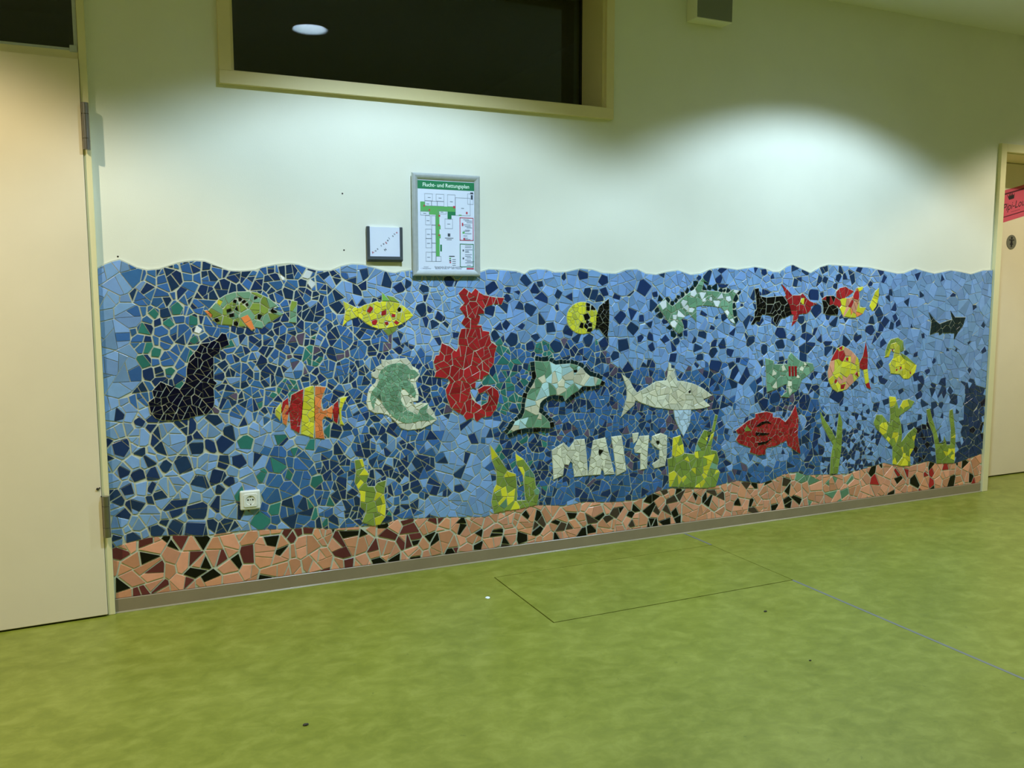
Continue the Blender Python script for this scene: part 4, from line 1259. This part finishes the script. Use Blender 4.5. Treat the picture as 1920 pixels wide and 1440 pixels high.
for v0, v1 in ((0.425, 0.65), (0.72, 0.95)):
    vv = v0
    while vv < v1:
        a = 0.80 + rr.choice((0, 0.03, 0.06))
        rows_.append((a, a + rr.uniform(0.06, 0.14), vv, vv + 0.006))
        vv += rr.choice((0.014, 0.018, 0.026))
for u, vv in ((0.20, 0.195), (0.39, 0.195), (0.59, 0.23), (0.175, 0.265), (0.12, 0.37), (0.42, 0.35), (0.175, 0.45), (0.18, 0.60), (0.18, 0.70), (0.18, 0.855), (0.54, 0.48), (0.79, 0.30)):
    rows_.append((u - 0.025, u + 0.025, vv, vv + 0.007))
for k in range(4):
    rows_.append((0.60, 0.66, 0.875 + 0.022 * k, 0.882 + 0.022 * k))
prints('small_print', rows_, M_PGREY, PY - 0.0003)
prints('red_marks', [(0.10, 0.125, 0.28, 0.30), (0.19, 0.215, 0.325, 0.345), (0.62, 0.66, 0.28, 0.305), (0.36, 0.39, 0.385, 0.405), (0.355, 0.38, 0.49, 0.51), (0.355, 0.38, 0.60, 0.62), (0.85, 0.88, 0.34, 0.365), (0.775, 0.80, 0.465, 0.50), (0.80, 0.83, 0.635, 0.655), (0.55, 0.575, 0.905, 0.92)], M_PRED, PY - 0.0004)
prints('green_marks', [(0.785, 0.825, 0.565, 0.585), (0.545, 0.575, 0.86, 0.875), (0.72, 0.77, 0.375, 0.385)], M_PLIME, PY - 0.0004)
prints('dark_marks', [(0.52, 0.565, 0.588, 0.622), (0.785, 0.81, 0.765, 0.785), (0.785, 0.81, 0.855, 0.875), (0.545, 0.575, 0.885, 0.9), (0.47, 0.62, 0.638, 0.644), (0.50, 0.59, 0.655, 0.66), (0.93, 0.985, 0.12, 0.14), (0.94, 0.975, 0.15, 0.20), (0.54, 0.64, 0.838, 0.848)], M_PTXT, PY - 0.0004)
prints('maker_mark', [(0.855, 0.985, 0.972, 0.990)], M_PRED, PY - 0.0004)
for s, u, v, sz in (('Evangelische Grundschule und KITA', 0.53, 0.972, 0.0088), ('Barther Straße 19    18311 Ribnitz', 0.53, 0.989, 0.0088), ('Verlauf', 0.13, 0.972, 0.007), ('1. Obergeschoss', 0.13, 0.989, 0.007)):
    x_, z_ = pp(u, v)
    text_mesh('address_words', s, sz, (x_, PY - 0.0004, z_), M_PTXT, pf)

# ------------------------------------------------------------------ notice holder with the slanted lettering
hx0, hz0 = wall_pt(689, 490, 0.016)
hx1, _ = wall_pt(755.5, 490, 0.016)
_, hz1 = wall_pt(700, 424, 0.016)
hz0 = wall_pt(700, 489, 0.020)[1]
nh = empty('notice_holder', ((hx0 + hx1) / 2, 0, hz0), label='small dark grey slide-in notice holder with a white sheet beside the framed plan', cat='notice holder')
bt = 0.012
box('side_rail', hx0, hx0 + bt, -0.020, 0.0, hz0, hz1, M_GREYPL, nh, 0.003)
box('side_rail', hx1 - bt, hx1, -0.020, 0.0, hz0, hz1 - 0.001, M_GREYPL, nh, 0.003)
bm = bmesh.new()
prof = [(-0.001, hz0 - 0.004), (-0.014, hz0 - 0.002), (-0.022, hz0 + 0.006), (-0.021, hz0 + 0.019), (-0.001, hz0 + 0.019)]
A = [bm.verts.new((hx0 + 0.002, y, z)) for y, z in prof]
B = [bm.verts.new((hx1 - 0.002, y, z)) for y, z in prof]
for i in range(5):
    bm.faces.new((A[i], A[(i + 1) % 5], B[(i + 1) % 5], B[i]))
bm.faces.new(A); bm.faces.new(B)
bm_obj('bottom_rail', bm, M_GREYPL, nh)
sheet = box('paper_sheet', hx0 + bt, hx1 - bt, -0.013, -0.002, hz0 + 0.019, hz1 - 0.003, M_PAPER, nh)
M_LRED = mat('letter_red', (176, 70, 90), 0.7)
pxs = [(325, 930, 'A', 1), (400, 875, 'u', 0), (462, 820, 's', 0), (575, 722, 'r', 0), (640, 668, 'a', 0), (712, 625, 'g', 1), (765, 565, 'e', 0), (815, 508, 'l', 0), (920, 432, 's', 0), (970, 378, 't', 0), (1035, 330, 'e', 1), (697, 848, 'N', 0)]
for x, y, ch_, red in pxs:
    lx, lz = wall_pt(680 + x / 16, 415 + y / 16, 0.0134)
    text_mesh('printed_letter', ch_, 0.0135, (lx, -0.0134, lz - 0.004), M_LRED if red else M_PTXT, nh, rot=math.radians(38), bold=0.0003)

# ------------------------------------------------------------------ box high on the wall
bx = empty('wall_box', (2.682, 0, 2.553), label='cream wall box with a dark grey front high beside the window', cat='wall box')
M_BOXF = mat('dark_grille', (122, 126, 108), 0.6)
bm = bmesh.new()
add_box(bm, 2.576, 2.789, -0.080, 0.0, 2.553, 2.720, 0.002, 1)
bm_obj('housing', bm, mat('cream_housing', (236, 234, 206), 0.5), bx)
box('front_panel', 2.580, 2.785, -0.0835, -0.080, 2.558, 2.716, M_BOXF, bx, 0.0008)

# ------------------------------------------------------------------ ceiling downlights
def emission(name, c, s):
    m = bpy.data.materials.new(name)
    m.use_nodes = True
    nt = m.node_tree
    nt.nodes.clear()
    o = nt.nodes.new('ShaderNodeOutputMaterial')
    e = nt.nodes.new('ShaderNodeEmission')
    e.inputs[0].default_value = (*c, 1)
    e.inputs[1].default_value = s
    nt.links.new(e.outputs[0], o.inputs[0])
    return m
M_LAMPW = mat('lamp_white_metal', (230, 230, 226), 0.4)
M_CAN = mat('lamp_reflector', (200, 202, 200), 0.3, metal=0.7)
EM = {COOL: emission('lamp_glow_cool', (0.62, 0.78, 1.0), 45), WARM: emission('lamp_glow_warm', (1.0, 0.85, 0.6), 12)}
EM_N = emission('lamp_glow_neutral', (1.0, 0.97, 0.85), 12)
LNAMES = {1: 'round recessed downlight mirrored in the dark window pane', 0: 'warm recessed downlight over the cream hinged door with the fanlight',
          2: 'cool recessed downlight that throws the bright arc on the wall', 3: 'warm recessed downlight over the doorway with the pink notice'}
for i, (x, y, colr, watts) in enumerate(LAMPS):
    lp = empty('ceiling_downlight', (x, y, CEIL), label=LNAMES[i], cat='ceiling light', group='ceiling downlights')
    LID = ('over_hinged_door', 'mirrored_in_window', 'over_bright_arc', 'over_far_doorway')[i]
    n = 32
    def ringv(bm, r, z):
        return [bm.verts.new((x + r * math.cos(2 * math.pi * k / n), y + r * math.sin(2 * math.pi * k / n), z)) for k in range(n)]
    def loft(name, prof, m, close=False):
        bm = bmesh.new()
        rg = [ringv(bm, r, z) for r, z in prof]
        pairs = list(zip(rg, rg[1:])) + ([(rg[-1], rg[0])] if close else [])
        for a, b in pairs:
            for k in range(n):
                bm.faces.new((a[k], a[(k + 1) % n], b[(k + 1) % n], b[k]))
        return bm_obj(name, bm, m, lp)
    loft('trim_ring', [(0.098, CEIL - 0.001), (0.104, CEIL - 0.006), (0.146, CEIL - 0.003), (0.148, CEIL - 0.0003), (0.098, CEIL - 0.0003)], M_LAMPW, True)
    loft('reflector', [(0.0975, CEIL - 0.001), (0.0965, CEIL + 0.064)], M_CAN)
    bm = bmesh.new()
    add_tube(bm, (x, y, CEIL + 0.062), (x, y, CEIL + 0.070), 0.0965, n)
    bm_obj('diffuser_%s_offscreen' % LID, bm, EM.get(colr, EM_N), lp)
    ld = bpy.data.lights.new('downlight_%s_offscreen' % LID, 'SPOT')
    ld.energy = watts
    ld.color = colr
    ld.spot_size = 2 * SPOT_HALF
    ld.spot_blend = 0.28
    ld.shadow_soft_size = 0.03
    lo = bpy.data.objects.new('downlight_%s_offscreen' % LID, ld)
    COL.objects.link(lo)
    lo.parent = lp
    lo.location = (0, 0, 0.040)
    lc = bpy.data.lights.new('downlight_core_%s_offscreen' % LID, 'SPOT')
    lc.energy = watts * 0.8
    lc.color = colr
    lc.spot_size = math.radians(104)
    lc.spot_blend = 1.0
    lc.shadow_soft_size = 0.04
    lo = bpy.data.objects.new('downlight_core_%s_offscreen' % LID, lc)
    COL.objects.link(lo)
    lo.parent = lp
    lo.location = (0, 0, 0.036)

# ------------------------------------------------------------------ small marks and scraps
def floor_pt(px, py):
    d_ = _f + _r * ((px - 960) / F_PX) - _u * ((py - 720) / F_PX)
    t = -CAM_H / d_.z
    return t * d_.x, -CAM_D + t * d_.y
x, y = floor_pt(915, 1121)
bm = bmesh.new()
pts = [(x + 0.011 * math.cos(a) * q, y + 0.013 * math.sin(a) * q) for a, q in [(2 * math.pi * k / 9, R.uniform(0.7, 1.1)) for k in range(9)]]
lo_ = [bm.verts.new((a, b, 0.0002)) for a, b in pts]
hi_ = [bm.verts.new((a, b, 0.0014)) for a, b in pts]
for k in range(9):
    bm.faces.new((lo_[k], lo_[(k + 1) % 9], hi_[(k + 1) % 9], hi_[k]))
bm.faces.new(hi_)
bm_obj('paper_scrap', bm, M_PAPER, label='tiny white paper scrap on the floor beside the hatch', cat='scrap')
for px, py, sx_, lab in ((573, 1360, 0.007, 'dark crumb lying alone on the open green floor'), (1435, 1147, 0.006, 'dark crumb on the floor in front of the hatch'), (1519, 1239, 0.004, 'tiny dark crumb beside the grey floor strip')):
    x, y = floor_pt(px, py)
    bm = bmesh.new()
    bmesh.ops.create_icosphere(bm, subdivisions=2, radius=sx_)
    for v_ in bm.verts:
        v_.co = Vector((x + v_.co.x * 1.2 + R.uniform(-1, 1) * sx_ * 0.2, y + v_.co.y * 0.8, 0.0004 + max(0, v_.co.z * 0.5 + sx_ * 0.3)))
    bm_obj('crumb', bm, M_SPECK, label=lab, cat='crumb', group='crumbs on the floor')
wb = bpy.data.objects['wall_back']
for px, py in ((642, 363), (645, 469), (221, 481)):
    x, z = wall_pt(px, py)
    bm = bmesh.new()
    add_tube(bm, (x, 0.002, z), (x, -0.0007, z), 0.0035, 10)
    bm_obj('nail_hole', bm, M_SPECK, wb)
d1 = bpy.data.objects['door_1']
for px, py, rad in ((183, 917, 0.005), (190, 931, 0.0025), (187, 915, 0.003)):
    x, z = wall_pt(px, py, 0.037)
    bm = bmesh.new()
    add_tube(bm, (x, -0.0364, z), (x - 0.0001, -0.0405, z + 0.0002), rad, 8)
    bm_obj('scuff_mark', bm, M_SPECK, d1)
